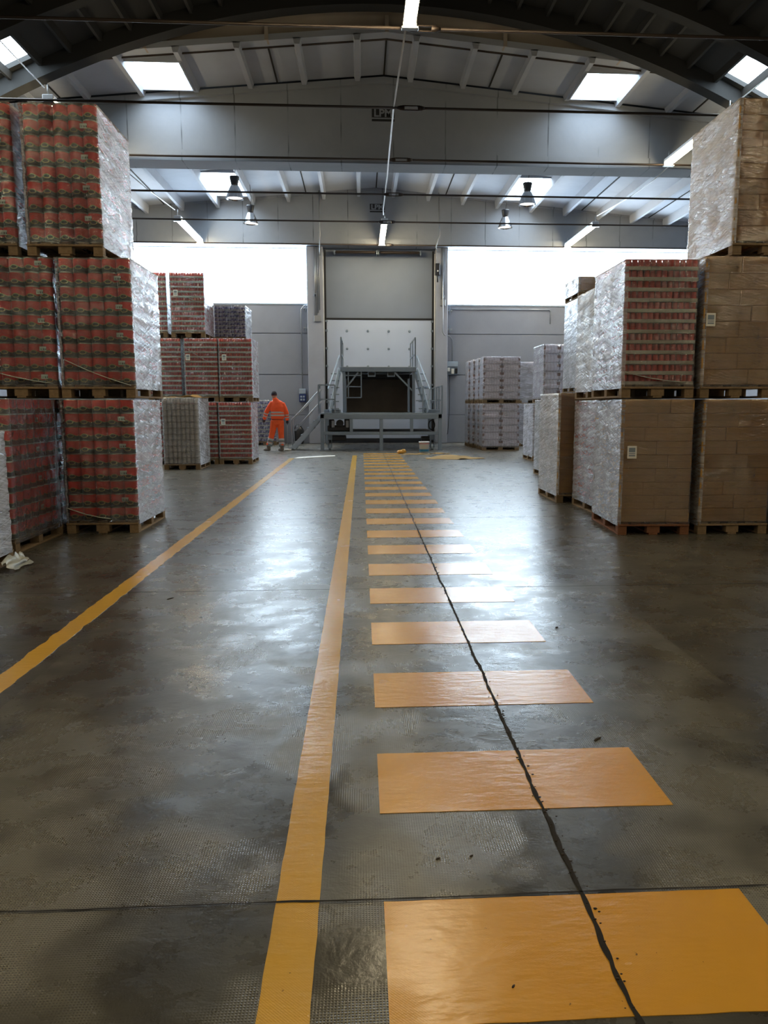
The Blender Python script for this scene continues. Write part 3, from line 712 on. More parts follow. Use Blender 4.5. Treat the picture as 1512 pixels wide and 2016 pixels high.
for x in (XL, -0.05, XR-0.11):
    MB().bbox(x, x+0.11, 0.0, 0.11, 0, 1.0, 0.008).bbox(x-0.03, x+0.14, -0.03, 0.14, 0, 0.02, 0.004).build('leg', 'gsteel', P)
for x in (XL, XR-0.11): MB().bbox(x, x+0.11, 3.85, 3.96, 0, 1.0, 0.008).build('leg', 'gsteel', P)
for x in (-1.0, 0.93): MB().bbox(x, x+0.10, 0.01, 0.11, 0.60, 1.0, 0.006).build('upright', 'gsteel', P)
MB().bbox(XL+0.02, XR-0.02, 0.02, 3.98, 1.161, 1.19, 0.004).build('deck', 'gsteel', P)
MB().box(-1.7, 1.75, 0.4, 3.6, 0.55, 0.58).build('lower_shelf', 'brownply', P)
# upper bridge
UY = 1.3; ZU = 2.57
MB().bbox(-1.30, 1.20, UY, UY+2.6, ZU-0.02, ZU+0.09, 0.01).bbox(-1.32, 1.22, UY-0.04, UY, ZU-0.03, ZU+0.13, 0.01).build('upper_deck', 'gsteel', P)
for x in (-1.24, 1.08):
    for yy in (UY+0.02, UY+2.3): MB().bbox(x, x+0.10, yy, yy+0.10, 1.19, ZU-0.03, 0.006).build('post', 'gsteel2' if False else 'gsteel', P)
mb = MB(); bar(mb, (-0.72, UY+0.06, ZU-0.05), (-1.16, UY+0.06, ZU-0.6), 0.05); mb.build('brace', 'gsteel', P)
mb = MB(); bar(mb, (0.50, UY+0.06, ZU-0.05), (1.1, UY+0.06, ZU-0.66), 0.05); mb.build('brace', 'gsteel', P)
for x in (-0.40, 0.25):
    MB().bbox(x, x+0.26, UY+0.1, UY+0.16, ZU-0.19, ZU-0.03, 0.01).box(x+0.03, x+0.23, UY+0.09, UY+0.1, ZU-0.15, ZU-0.05, 1).build('hanger_box', ['gsteel', 'rubber'], P)
rg = MB()
for x in (-1.05, -0.62): bar(rg, (x, UY+0.03, ZU-0.02), (x, UY+0.03, ZU-0.88), 0.035)
for z in (0.15, 0.52, 0.88): bar(rg, (-1.22, UY+0.03, ZU-z), (-0.62, UY+0.03, ZU-z), 0.035)
rg.build('hanging_ladder', 'gsteel', P)
MB().box(-1.15, 1.05, 3.3, 3.34, 1.19, 2.5).build('back_panel', 'brownply', P)
MB().box(-1.15, 1.05, 2.2, 3.3, 2.36, 2.5).build('hood_beam', 'rubber', P)
for s, xx in ((-1, -1.22), (1, 1.12)):
    mb = MB(); mb.add([(xx, UY+0.1, 1.19), (xx, 3.3, 1.19), (xx, 3.3, 2.5), (xx, UY+0.1, 2.5), (xx+0.02, UY+0.1, 1.19), (xx+0.02, 3.3, 1.19), (xx+0.02, 3.3, 2.5), (xx+0.02, UY+0.1, 2.5)], [(0,1,2,3),(4,7,6,5),(0,3,7,4),(3,2,6,7)])
    mb.build('side_panel', 'brownply', P)
    # stair stringers from upper deck down to the lower one
    x0_, x1_ = (-1.34, -1.62) if s < 0 else (1.24, 1.52)
    st = MB(); bar(st, (x0_, UY, ZU), (x1_, 0.25, 1.22), 0.03, 0.30); st.build('stair_stringer', 'gsteel2', P)
    st = MB(); bar(st, (x0_ + s*0.02, UY+1.2, ZU), (x1_+s*0.02, 0.9, 1.22), 0.03, 0.22); st.build('stair_stringer', 'gsteel2', P)
    hr = MB(); bar(hr, (x0_, UY+0.1, ZU+0.5), (x1_+s*0.06, 0.3, 1.95), 0.035); bar(hr, (x1_+s*0.06, 0.3, 1.95), (x1_+s*0.02, 0.3, 1.25), 0.035); bar(hr, (x0_, UY+0.1, ZU+0.1), (x0_, UY+0.1, ZU+0.5), 0.035)
    hr.build('stair_handrail', 'gsteel2', P)
    for k in range(6):
        f = (k+0.5)/6; MB().bbox(min(x0_, x1_)+0.0, max(x0_, x1_)-0.0, UY*(1-f)+0.25*f, UY*(1-f)+0.25*f+0.2, ZU*(1-f)+1.2*f, ZU*(1-f)+1.2*f+0.03, 0.004).build('tread', 'gsteel', P)
    # upper guard rail
    ug = MB(); xr = -1.28 if s < 0 else 1.18
    for yy in (UY, UY+1.3, UY+2.5): bar(ug, (xr, yy, ZU+0.05), (xr, yy, ZU+1.08), 0.045)
    for z in (0.55, 1.08): bar(ug, (xr, UY, ZU+z), (xr, UY+2.5, ZU+z), 0.04)
    ug.build('guard_rail', 'gsteel', P)
gl = MB()
for x in (-1.98, -1.46): bar(gl, (x, 0.12, 1.16), (x, 0.12, 2.07), 0.045)
for z in (1.62, 2.07): bar(gl, (-1.98, 0.12, z), (-1.46, 0.12, z), 0.04)
bar(gl, (-1.98, 0.12, 2.07), (-1.98, 1.0, 2.07), 0.04); bar(gl, (-1.98, 1.0, 1.16), (-1.98, 1.0, 2.07), 0.045)
gl.build('guard_rail', 'gsteel', P)
gr = MB()
bar(gr, (1.36, 0.25, 1.16), (1.36, 0.25, 2.02), 0.04); bar(gr, (1.96, 0.12, 1.16), (1.96, 0.12, 2.07), 0.05)
for z in (1.60, 2.04): bar(gr, (1.36, 0.25, z), (1.72, 1.6, z), 0.035); bar(gr, (1.94, 0.12, z), (1.94, 3.6, z), 0.035); bar(gr, (1.36, 3.6, z), (1.94, 3.6, z), 0.035)
for yy in (0.9, 1.7, 2.6, 3.6): bar(gr, (1.94, yy, 1.16), (1.94, yy, 2.04), 0.045)
gr.build('guard_rail', 'gsteel', P)
for x in (XL+0.1, 1.42): MB().bbox(x, x+0.52, 0.5, 1.2, 1.19, 1.30, 0.01).build('step_block', 'gsteel', P)
# side stairs going down to the left
for yy in (0.28, 0.95):
    sb = MB(); bar(sb, (XL, yy, 1.06), (-2.83, yy, 0.06), 0.04, 0.15); sb.build('side_stair_stringer', 'gsteel2', P)
for k in range(4):
    f = (k+0.6)/4.4; MB().bbox(XL-0.9*f-0.12, XL-0.9*f+0.12, 0.3, 0.93, 1.06-f, 1.09-f, 0.005).build('tread', 'gsteel', P)
for yy in (0.28, 0.95):
    h = MB().tube([(XL, yy, 1.95), (-2.60, yy, 1.22), (-2.86, yy, 0.98), (-2.84, yy, 0.08)], 0.02, 8).tube([(XL, yy, 1.55), (-2.80, yy, 0.60)], 0.017, 8)
    h.build('side_stair_handrail', 'galv', P)
MB().tube([(-2.9, 0.22, 0.06), (-2.78, 1.0, 0.06)], 0.05, 8).build('foot_roller', 'gsteel2', P)
# wheels and machinery
for x in (XL+0.28, XR-0.28):
    c = MB(); c.tube([(x-0.04, 0.35, 0.1), (x+0.04, 0.35, 0.1)], 0.10, 18).build('wheel', 'gsteel2', P)
    MB().bbox(x-0.07, x-0.05, 0.28, 0.42, 0.08, 0.34, 0.004).bbox(x+0.05, x+0.07, 0.28, 0.42, 0.08, 0.34, 0.004).bbox(x-0.08, x+0.08, 0.27, 0.43, 0.33, 0.50, 0.006).build('wheel_fork', 'gsteel', P)
hp = MB(); hp.bbox(XL+0.2, XL+0.95, 0.5, 1.1, 0.60, 0.78, 0.02).bbox(XL+0.25, XL+0.42, 0.5, 0.8, 0.7, 0.98, 0.02).tube([(XL+0.6, 0.5, 0.85), (XL+0.6, 0.9, 0.85)], 0.12, 12).bbox(XL+0.2, XL+0.8, 0.4, 0.9, 0.30, 0.46, 0.02).bbox(XL+0.75, XL+0.92, 0.45, 0.7, 0.75, 1.0, 0.02)
hp.build('hydraulic_unit', 'darkpl', P)
for x in (XL+0.34, XL+0.8): MB().bbox(x, x+0.10, 0.42, 0.5, 0.72, 0.95, 0.01).build('valve', 'galv', P)
MB().bbox(1.35, 1.65, 0.6, 1.0, 0.2, 0.42, 0.02).build('battery_box', 'darkpl', P)
MB().tube([(1.66+.10*cos(a), 0.45, 0.8+.15*sin(a)) for a in [2*pi*i/16 for i in range(17)]], 0.018, 6).build('hose_coil', 'darkpl', P)

# ------------------------------------------------------------------ things by the dock
t = thing('paint_bucket', 'white plastic paint bucket with blue print by the dock', 'bucket', (1.88, 23.1, 0))
MB().lathe([(0, 0.002), (0.135, 0.0), (0.155, 0.36), (0.165, 0.36), (0.165, 0.34)], n=24).build('body', 'bucket', t)
MB().lathe([(0.1395, 0.06), (0.1415, 0.09), (0.1445, 0.13)], n=24).build('printed_band', 'bucketblue', t)
MB().lathe([(0.158, 0.29), (0.1575, 0.305)], n=24).build('rim_stripe', 'redcan', t)
MB().tube([(0.165*cos(a), -0.02-0.10*sin(a), 0.34-0.12*sin(a)) for a in [pi*i/12 for i in range(13)]], 0.004, 5).build('handle', 'galv', t)
def sheet(name, label, cat, pts, z, mat, bend=0.0, th=0.006):
    mb = MB(); n = len(pts)
    top = [(x, y, z + th + bend*abs(noise.noise(Vector((x*2, y*2, 0))))) for x, y in pts]; bot = [(x, y, z) for x, y in pts]
    mb.add(top + bot, [list(range(n)), list(range(2*n-1, n-1, -1))] + [(i, n+i, n+(i+1) % n, (i+1) % n) for i in range(n)])
    return tag(mb.build(name, mat), label, cat)
sheet('masking_board', 'long white board lying on the floor left of the lane line', 'board', [(-1.82, 21.0), (-0.75, 21.9), (-0.78, 22.35), (-1.78, 21.6)], 0, 'white', 0, 0.01)
def paper(label, cx, cy, L, Wd, mat='card', h=0.05, seed=0, rz=0):
    mb = MB(); nx, ny = 16, 5; vs = []
    for i in range(nx+1):
        for j in range(ny+1):
            u, v = i/nx-0.5, j/ny-0.5
            zz = 0.006 + h*max(0, noise.noise(Vector((u*3+seed, v*2, seed))))*1.6*(1-abs(2*u)**2)
            x, y = u*L, v*Wd*(1-0.5*abs(2*u)); vs.append((x, y, zz))
    mb.add(vs, [(i*(ny+1)+j, (i+1)*(ny+1)+j, (i+1)*(ny+1)+j+1, i*(ny+1)+j+1) for i in range(nx) for j in range(ny)], 0, True)
    o = mb.build('masking_paper', mat); o.location = (cx, cy, 0); o.rotation_euler = (0, 0, rz)
    o.modifiers.new('s', 'SOLIDIFY').thickness = 0.004
    return tag(o, label, 'masking paper')
paper('crumpled kraft masking paper on the floor right of the crossing', 2.55, 20.9, 1.6, 1.0, 'kraft', 0.10, 2.0)
paper('flat masking paper strip under the paint bucket', 1.62, 22.75, 0.85, 0.55, 'kraft', 0.03, 5.0)
paper('small paper scrap right of the paint bucket', 2.35, 22.95, 0.6, 0.35, 'kraft', 0.05, 8.0)
t = thing('cloth_rag', 'orange paint-stained rag at the far end of the crossing', 'rag', (1.2, 23.1, 0))
MB().ball((0, 0, 0.055), (0.15, 0.12, 0.06), 12, 8).ball((0.06, -0.04, 0.09), (0.07, 0.07, 0.05), 10, 6).build('crumpled_cloth', 'paint', t)

# ------------------------------------------------------------------ pallets and loads
def pallet_mesh(w, d, mat):
    mb = MB(); hw, hd = w/2, d/2
    if w <= d:
        for x in (-hw+.05, 0, hw-.05):
            mb.bbox(x-.05, x+.05, -hd, hd, 0, .022, .003)
            for y in (-hd+.05, 0, hd-.05): mb.bbox(x-.05 if x else -.0725, x+.05 if x else .0725, y-.05, y+.05, .022, .1, .003)
        for y in (-hd+.05, 0, hd-.05): mb.bbox(-hw, hw, y-.06, y+.06, .1, .122, .003)
        for x in (-hw+.06, -hw*.5, 0, hw*.5, hw-.06): mb.bbox(x-.055, x+.055, -hd, hd, .122, .144, .003)
    else:
        for y in (-hd+.05, 0, hd-.05):
            mb.bbox(-hw, hw, y-.05, y+.05, 0, .022, .003)
            for x in (-hw+.07, 0, hw-.07): mb.bbox(x-.07, x+.07, y-.05, y+.05, .022, .1, .003)
        for x in (-hw+.07, 0, hw-.07): mb.bbox(x-.07, x+.07, -hd, hd, .1, .122, .003)
        for y in (-hd+.06, -hd*.5, 0, hd*.5, hd-.06): mb.bbox(-hw, hw, y-.055, y+.055, .122, .144, .003)
    return mb.mesh('wooden_pallet', mat)
PM = {('n', 'wood'): pallet_mesh(.8, 1.2, 'wood'), ('n', 'woodred'): pallet_mesh(.8, 1.2, 'woodred'), ('w', 'wood'): pallet_mesh(1.2, .8, 'wood')}

def film_mesh(w, d, h, z0, amp, layer, seed, mats=('film', 'filmside'), sidemi=1):
    # skirt around the load, rounded corners, sagging between layers, small folds
    pts = []; r = .035; hw, hd = w/2, d/2
    def seg(a, b, n): return [(a[0]+(b[0]-a[0])*i/n, a[1]+(b[1]-a[1])*i/n) for i in range(n)]
    def arc(cx_, cy_, a0): return [(cx_+r*cos(a0+pi/2*i/4), cy_+r*sin(a0+pi/2*i/4)) for i in range(4)]
    loop = []; side = []
    for p, q, c, a0, nn, sd in (((-hw+r, -hd), (hw-r, -hd), (hw-r, -hd+r), -pi/2, 18, 0), ((hw, -hd+r), (hw, hd-r), (hw-r, hd-r), 0, 18, 1), ((hw-r, hd), (-hw+r, hd), (-hw+r, hd-r), pi/2, 12, 0), ((-hw, hd-r), (-hw, -hd+r), (-hw+r, -hd+r), pi, 18, 1)):
        a = seg(p, q, nn) + arc(c[0], c[1], a0); loop += a; side += [sd]*len(a)
    n = len(loop); m = 44; vs = []
    for j in range(m+1):
        z = z0 + (h-z0)*j/m
        ph = ((z-0.144) / layer) % 1.0 if layer else 0.5
        sag = -0.007*(1-abs(2*ph-1))**0.5*1.0 if layer else 0
        if z < 0.15: sag = -0.004
        for x, y in loop:
            rr = sqrt((x/hw)**2+(y/hd)**2) or 1
            k = noise.noise(Vector((x*4+y*3+z*2.5+seed, z*14-(x+y)*3.5, seed)))*amp + noise.noise(Vector((x*3+seed, y*3, z*3)))*amp*0.8
            f = 1 + (sag + abs(k)*0.9 + 0.005)/max(hw, hd)
            vs.append((x + (sag+abs(k)+.006)*(x/hw if abs(x) > hw-.04 else 0), y + (sag+abs(k)+.006)*(y/hd if abs(y) > hd-.04 else 0), z))
    mb = MB(); fs = []
    for j in range(m):
        for i in range(n): mb.add([], [], 0); mb.f.append([j*n+i, j*n+(i+1) % n, (j+1)*n+(i+1) % n, (j+1)*n+i]); mb.mi.append(sidemi if side[i] else 0); mb.sm.append(True)
    mb.v = vs
    o = len(vs); mb.v += [(x*0.86, y*0.88, h-0.004) for x, y in loop]   # folded-over lip on top
    for i in range(n): mb.f.append([m*n+i, m*n+(i+1) % n, o+(i+1) % n, o+i]); mb.mi.append(0); mb.sm.append(True)
    me = mb.mesh('stretch_wrap', list(mats)); return me

def tin(mb, cx_, cy_, r=.0755, h=.16, n=18):
    mb.lathe([(r, .006), (r, h-.006)], (cx_, cy_, 0), n, 0)
    mb.lathe([(r-.004, 0), (r+.0012, .001), (r+.0012, .006), (r, .007)], (cx_, cy_, 0), n, 1)
    mb.lathe([(r, h-.007), (r+.0012, h-.006), (r+.0012, h-.001), (r-.004, h), (r-.008, h-.006), (0.001, h-.006)], (cx_, cy_, 0), n, 1)
def tinpack(nx, ny):
    # tins centred on multiples so that the label pattern wraps each tin
    mb = MB()
    for i in range(nx):
        for j in range(ny): tin(mb, (i+.5)*.155, (j+.5)*.155)
    return mb.mesh('tin_pack', ['tin', 'steel'])
TP = {(a, b): tinpack(a, b) for a in (2, 3) for b in (2, 3)}
BAR = MB().bbox(-.037, .037, -.002, 0, -.026, .026, .0008).mesh('barcode_label', 'barcode')
PLAB = MB().bbox(-.052, .052, -.003, 0, -.07, .07, .001, 0).box(-.035, .035, -.0045, -.003, .0, .05, 1).box(-.035, .035, -.0045, -.003, -.045, -.03, 1).box(-.035, .035, -.0045, -.003, -.02, -.01, 1).mesh('pallet_label', ['white', 'gsteel'])
def cyl(mb, cx_, cy_, z0, r, h, n=10, mi=0):
    mb.lathe([(r, z0), (r, z0+h), (0.001, z0+h)], (cx_, cy_, 0), n, mi)
def canpack(nx, ny, p, h, tray, name, mats, tmi=1, perim=True, cap=0.0):
    # cans in a cardboard tray; material 0 cans, 1 tray, 2 caps
    mb = MB(); W_, D_ = nx*p, ny*p
    if tray:
        tk = .004
        mb.box(0, W_, 0, tk, 0, tray, 1).box(0, W_, D_-tk, D_, 0, tray, 1).box(0, tk, tk, D_-tk, 0, tray, 1).box(W_-tk, W_, tk, D_-tk, 0, tray, 1).box(0, W_, 0, D_, 0, .003, 1)
    mb.box(p*.62, W_-p*.62, p*.62, D_-p*.62, .004, h-cap-.02, 0)
    for i in range(nx):
        for j in range(ny):
            if perim and 0 < i < nx-1 and 0 < j < ny-1: continue
            cyl(mb, (i+.5)*p, (j+.5)*p, .003, p*.47, h-cap-.005, 10, 0)
            if cap: cyl(mb, (i+.5)*p, (j+.5)*p, h-cap-.003, p*.47, cap, 10, 2)
    return mb.mesh(name, mats)
JT = {(a, b): canpack(a, b, .0655, .1115, .038, 'jar_tray', ['redcan', 'tray']) for a in (3, 4, 5) for b in (9,)}
JTw = {a: canpack(a, 9, .0655, .1115, .038, 'jar_tray', ['redcan', 'cardpale']) for a in (3, 4, 5)}
GP = {a: canpack(a, 6, .0975, .128, 0, 'can_pack', ['greycan', 'greycan', 'steel'], cap=.02) for a in (2, 3)}
BP = {a: canpack(a, 8, .072, .108, 0, 'can_pack', ['bluecan', 'bluecan', 'cardpale'], cap=.03) for a in (3, 4, 5)}
def carton(w, d, h, mat='card'):
    mb = MB(); mb.bbox(0, w-.003, 0, d-.003, 0, h-.002, .007, 0)
    mb.box(0.01, w-.013, -.0005, 0.0, h*.5-.001, h*.5+.001, 1)
    return mb.mesh('carton', [mat, 'tape'])
def juicepack(w, d, h):
    mb = MB(); n = 10; prof = [(.000, .016), (.03*h/.22, .004), (.09*h/.22, .0), (.17*h/.22, .012), (.205*h/.22, .028), (h-.002, .045)]
    vs = []
    for z, ins in prof:
        ring = []
        for (a, b) in (((ins, ins), (w-ins, ins)), ((w-ins, ins), (w-ins, d-ins)), ((w-ins, d-ins), (ins, d-ins)), ((ins, d-ins), (ins, ins))):
            for i in range(n): ring.append((a[0]+(b[0]-a[0])*i/n, a[1]+(b[1]-a[1])*i/n, z))
        vs += ring
    N_ = 4*n; fs = []; mis = []
    for j in range(len(prof)-1):
        for i in range(N_):
            k = i % n; mb.f.append([j*N_+i, j*N_+(i+1) % N_, (j+1)*N_+(i+1) % N_, (j+1)*N_+i]); mb.mi.append(1 if (k == 0 or k == n-1) and j == 2 else 0); mb.sm.append(j not in (0,))
    mb.v = vs; o = (len(prof)-1)*N_; mb.f.append([o+i for i in range(N_)]); mb.mi.append(0); mb.sm.append(False)
    return mb.mesh('bottle_pack', ['juice', 'corner'])
CACHE = {}
def cart(w, d, h, mat='card'):
    k = ('c', round(w, 3), round(d, 3), round(h, 3), mat)
    if k not in CACHE: CACHE[k] = carton(w, d, h, mat)
    return CACHE[k]
def juice(w, d, h):
    k = ('j', round(w, 3), round(d, 3), round(h, 3))
    if k not in CACHE: CACHE[k] = juicepack(w, d, h)
    return CACHE[k]
FC = {}
def wrap(w, d, h, amp, layer, seed, mats):
    k = (round(w, 3), round(d, 3), round(h, 3), layer, seed, mats)
    if k not in FC: FC[k] = film_mesh(w, d, h, .10, amp, layer, seed, mats)
    return FC[k]
GROUPS = {'tins': 'wrapped pallets of big red tins on the left', 'jars': 'wrapped pallets of red cans in board trays', 'cartons': 'wrapped pallets of brown cartons on the right', 'juice': 'wrapped pallets of bottle packs by the back wall', 'other': None}
def pallet(kind, x0, yf, z, label, H=1.51, rz=0.0, mats=None, w=.8, dd=1.2, plab=None, wood='wood', seed=0, tail=False, group=None, layers=None, dx=0):
    wide = w > dd
    base = thing('wrapped_pallet', label, 'pallet', (x0 + w/2, yf + dd/2, z), rz, group or GROUPS.get(kind))
    link('wooden_pallet', PM[('w', 'wood') if wide else ('n', wood)], base)
    rnd = random.Random(seed*131 + int(x0*100) + int(z*10) + int(yf*7)); zt = .144; lh = None
    jit = lambda a: rnd.uniform(-a, a)
    if kind == 'tins':
        n = layers or int((H-.144)/.1515+.3); lh = (H-.144)/n; s = lh/.1605
        for L in range(n):
            xs = [3, 2] if (L % 2) else [2, 3]; ys = [3, 2, 2] if L % 2 else [2, 2, 3]
            cx_ = -.775/2
            for i, a in enumerate(xs):
                cy_ = -.59
                for j, b in enumerate(ys):
                    o = link('tin_pack', TP[(a, b)], base, (cx_ + jit(.004), cy_ + jit(.004), zt + L*lh)); o.scale = (1, 1.085, s)
                    if j == 0 and i == len(xs)-1 and L % 2 == (seed % 2):
                        link('barcode_label', BAR, o, (a*.155-.125, -.004, .095))
                    if i == 1 and L % 2 and j == 1:
                        link('barcode_label', BAR, o, (a*.155+.004, .16, .095), (0, 0, pi/2))
                    cy_ += b*.155*1.085+.003
                cx_ += a*.155+.001
    elif kind == 'jars':
        n = layers or 12; lh = (H-.144)/n; J = JTw if mats and mats[0] == 'filmmid' else {k[0]: v for k, v in JT.items()}
        for L in range(n):
            xs = [(5, 4, 3), (3, 5, 4), (4, 4, 4)][L % 3]
            for j in range(2):
                cx_ = -.393
                for a in xs:
                    o = link('jar_tray', J[a], base, (cx_ + jit(.003), -.592+j*.594 + jit(.003), zt + L*lh)); o.scale = (1, 1, lh/.1135); cx_ += a*.0655
    elif kind == 'cartons':
        n = layers or 9; lh = (H-.144)/n; mat = 'card' if not mats or mats[0] != 'filmmilk' else 'cardpale'
        if mats and len(mats) == 3: mat = mats[2]
        for L in range(n):
            xs = (.397, .397) if L % 2 else (.53, .264) if L % 4 == 0 else (.264, .53)
            ys = (.397, .397, .397)
            cy_ = -.595
            for b in ys:
                cx_ = -.397
                for a in xs:
                    link('carton', cart(a, b, lh, mat), base, (cx_ + jit(.003), cy_ + jit(.003), zt + L*lh)); cx_ += a
                cy_ += b
    elif kind == 'grey':
        n = layers or 11; lh = (H-.144)/n
        for L in range(n):
            for j in range(2):
                cx_ = -.39
                for a in ((3, 3, 2) if L % 2 else (2, 3, 3)):
                    o = link('can_pack', GP[a], base, (cx_ + jit(.004), -.59+j*.59 + jit(.004), zt + L*lh)); o.scale = (1, 1, lh/.13); cx_ += a*.0975
    elif kind == 'blue':
        n = layers; lh = (H-.144)/n
        for L in range(n):
            for j in range(2):
                cx_ = -.396
                for a in ((4, 4, 3) if L % 2 else (3, 4, 4)):
                    o = link('can_pack', BP[a], base, (cx_ + jit(.004), -.58+j*.58 + jit(.004), zt + L*lh)); o.scale = (1, 1, lh/.11); cx_ += a*.072
    elif kind == 'juice':
        n = 6; lh = (H-.144)/n
        for L in range(n):
            for i in range(2):
                link('bottle_pack', juice(w/2-.004, dd-.01, lh), base, (-w/2+.004 + i*w/2 + jit(.006), -dd/2+.005 + jit(.01), zt + L*lh))
    mats = mats or ('film', 'filmside')
    link('stretch_wrap', wrap(w, dd, H, .010 if mats[0] != 'filmmilk' else .007, round(lh, 4) if lh else 0, seed % 3, tuple(mats[:2])), base)
    if plab: link('pallet_label', PLAB, base, (plab[0], -dd/2-.016, plab[1]))
    if tail:    # twisted tail of film pulled across the front
        a, b = tail
        mb = MB(); pts = [(a[0]+(b[0]-a[0])*i/14, -dd/2-.020-.004*sin(i*1.3), a[1]+(b[1]-a[1])*i/14 - .02*sin(pi*i/14)) for i in range(15)]
        mb.tube(pts, [(.006+.012*abs(sin(i*.9+1)), .004) for i in range(15)], 6); mb.build('film_tail', 'bag', base)
    return base
LV = 1.525
# left, near: big red tins
pallet('tins', -3.345, 8.83, 0, 'bottom pallet of big red tins at the aisle corner of the near left stack', plab=None, seed=1, tail=((-.38, .30), (.1, .17)))
pallet('tins', -4.215, 8.86, 0, 'red tin pallet on the floor mostly hidden behind the nearest left one', seed=2, mats=('film', 'film'))
pallet('tins', -3.315, 8.85, LV, 'pallet of big red tins at middle height, right of the two middle left pallets', seed=3, tail=((-.35, .42), (.36, .14)))
pallet('tins', -4.155, 8.85, LV, 'pallet of big red tins at middle height, cut by the left photo edge', seed=4, mats=('film', 'film'), tail=((-.38, .32), (.36, .16)))
pallet('tins', -3.59, 8.85, 2*LV, 'topmost pallet of big red tins with silvery wrapped side, at upper left', H=1.56, seed=5)
pallet('tins', -4.49, 8.85, 2*LV, 'topmost pallet of red tins cut by the left photo edge beside another', H=1.56, seed=6)
pallet('tins', -4.175, 7.595, 0, 'red tin pallet on the floor nearest the camera at left, long side showing', seed=7, mats=('film', 'film'))
pallet('blue', -4.035, 6.03, 0, 'white wrapped pallet barely showing at the lower left photo edge', H=1.22, layers=9, mats=('filmmilk', 'filmmilk'), seed=8, group='odd pallets')
t = thing('film_scrap', 'crumpled clear film scrap on the floor beside the lower left pallet', 'plastic film', (-3.16, 6.98, 0))
mb = MB(); rn = random.Random(3)
vs = []; nA, nB = 12, 9
for i in range(nA+1):
    for j in range(nB+1):
        u, v = i/nA, j/nB
        vs.append((0.02+0.17*v*(.6+.5*noise.noise(Vector((u*3, v*3, 1)))), -0.22+0.42*u + .05*noise.noise(Vector((u*5, v*4, 9))), .012 + (1-v)**1.2*.12*(.7+.7*noise.noise(Vector((u*5, v*5, 2)))) + .02*abs(noise.noise(Vector((u*14, v*14, 2))))))
mb.add(vs, [(i*(nB+1)+j, i*(nB+1)+j+1, (i+1)*(nB+1)+j+1, (i+1)*(nB+1)+j) for i in range(nA) for j in range(nB)], 0, True)
mb.build('crumpled_film', 'bag', t)
# left, middle distance
pallet('grey', -4.43, 17.55, 0, 'low wrapped pallet of pale grey cans standing alone before the striped stack', H=1.61, mats=('filmlav', 'filmmilk'), seed=9, group='odd pallets')
o = paper('loose brown cardboard sheet on top of the grey can pallet', -4.02, 18.15, .95, 1.1, 'card', 0.10, 4.0); o.location.z = 1.612; o['category'] = 'cardboard sheet'; o.name = 'cardboard_sheet'
C_ = ('film', 'filmmid')
pallet('jars', -3.485, 19.14, 0, 'red can pallet on the floor, right end of the striped left stack', mats=C_, plab=(-.28, 1.04), seed=10)
pallet('jars', -4.31, 19.14, 0, 'red can pallet on the floor between the grey can pallet and the stack end', mats=C_, seed=11)
pallet('jars', -5.14, 19.14, 0, 'red can pallet on the floor hidden behind the grey can pallet', mats=C_, seed=12)
pallet('jars', -3.435, 19.15, LV, 'red can pallet at middle height, right end of the striped left stack', mats=C_, plab=(-.26, 1.06), seed=13)
pallet('jars', -4.257, 19.15, LV, 'red can pallet at middle height, centre of the striped left stack', mats=C_, plab=(-.30, 1.06), seed=14, tail=((-.3, 1.25), (.3, .9)))
pallet('jars', -5.135, 19.15, LV, 'red can pallet at middle height, left end of the striped left stack', mats=C_, seed=15)
pallet('jars', -4.53, 19.15, 2*LV, 'red can pallet on top of the striped left stack, right of the top two', mats=C_, plab=(-.26, 1.04), seed=16, tail=((-.1, 1.0), (.38, .8)))
pallet('jars', -5.42, 19.15, 2*LV, 'red can pallet on top of the striped left stack, left of the top two', mats=C_, seed=17)
pallet('jars', -3.76, 20.5, 0, 'red can pallet on the floor in the hidden second row of the left stack', mats=C_, seed=18)
pallet('jars', -3.76, 20.5, LV, 'red can pallet at middle height in the hidden second row of the left stack', mats=C_, seed=19)
pallet('blue', -3.76, 20.5, 2*LV, 'short pallet of blue and white cans topmost behind the striped left stack', H=.93, layers=8, seed=20, group='odd pallets')
pallet('blue', -3.88, 28.2, 0, 'pallet of blue and white cans against the back wall behind the worker', H=1.62, layers=10, seed=21, group='odd pallets', mats=('film', 'filmmid'))
# right, near
pallet('cartons', 2.90, 8.36, 0, 'brown cartons on a red-stained pallet on the floor, right aisle corner', rz=R(-3), wood='woodred', plab=(-.28, .93), seed=22, mats=('film', 'filmside'))
pallet('jars', 2.86, 8.36, LV, 'red can pallet with pale trays at middle height on the right aisle corner', H=1.47, rz=R(-1.2), seed=23, mats=('film', 'filmside'), tail=((-.38, .28), (.3, .17)))
pallet('cartons', 3.78, 8.36, 0, 'brown carton pallet on the floor second from the aisle on the right', seed=24, mats=('film', 'filmmid'))
pallet('cartons', 3.725, 8.36, LV, 'brown carton pallet at middle height on the right with a white sheet label', H=1.51, seed=25, layers=8, plab=(-.33, .84), mats=('film', 'filmmid'))
pallet('cartons', 4.0, 8.36, 2*LV, 'topmost brown carton pallet at upper right with milky wrapped side', H=1.59, seed=26, layers=9, mats=('film', 'filmmilk', 'card'))
pallet('cartons', 4.635, 8.36, 0, 'brown carton pallet on the floor just at the right photo edge', seed=27, mats=('film', 'filmmid'))
pallet('jars', 3.09, 9.89, 0, 'cloudy wrapped red can pallet on the floor behind the right aisle corner pallet', seed=28, mats=('filmmid', 'filmmid'))
pallet('cartons', 3.07, 9.84, LV, 'milky white wrapped pallet at middle height behind the red cans on the right', H=1.44, seed=29, mats=('filmmilk', 'filmmilk'))
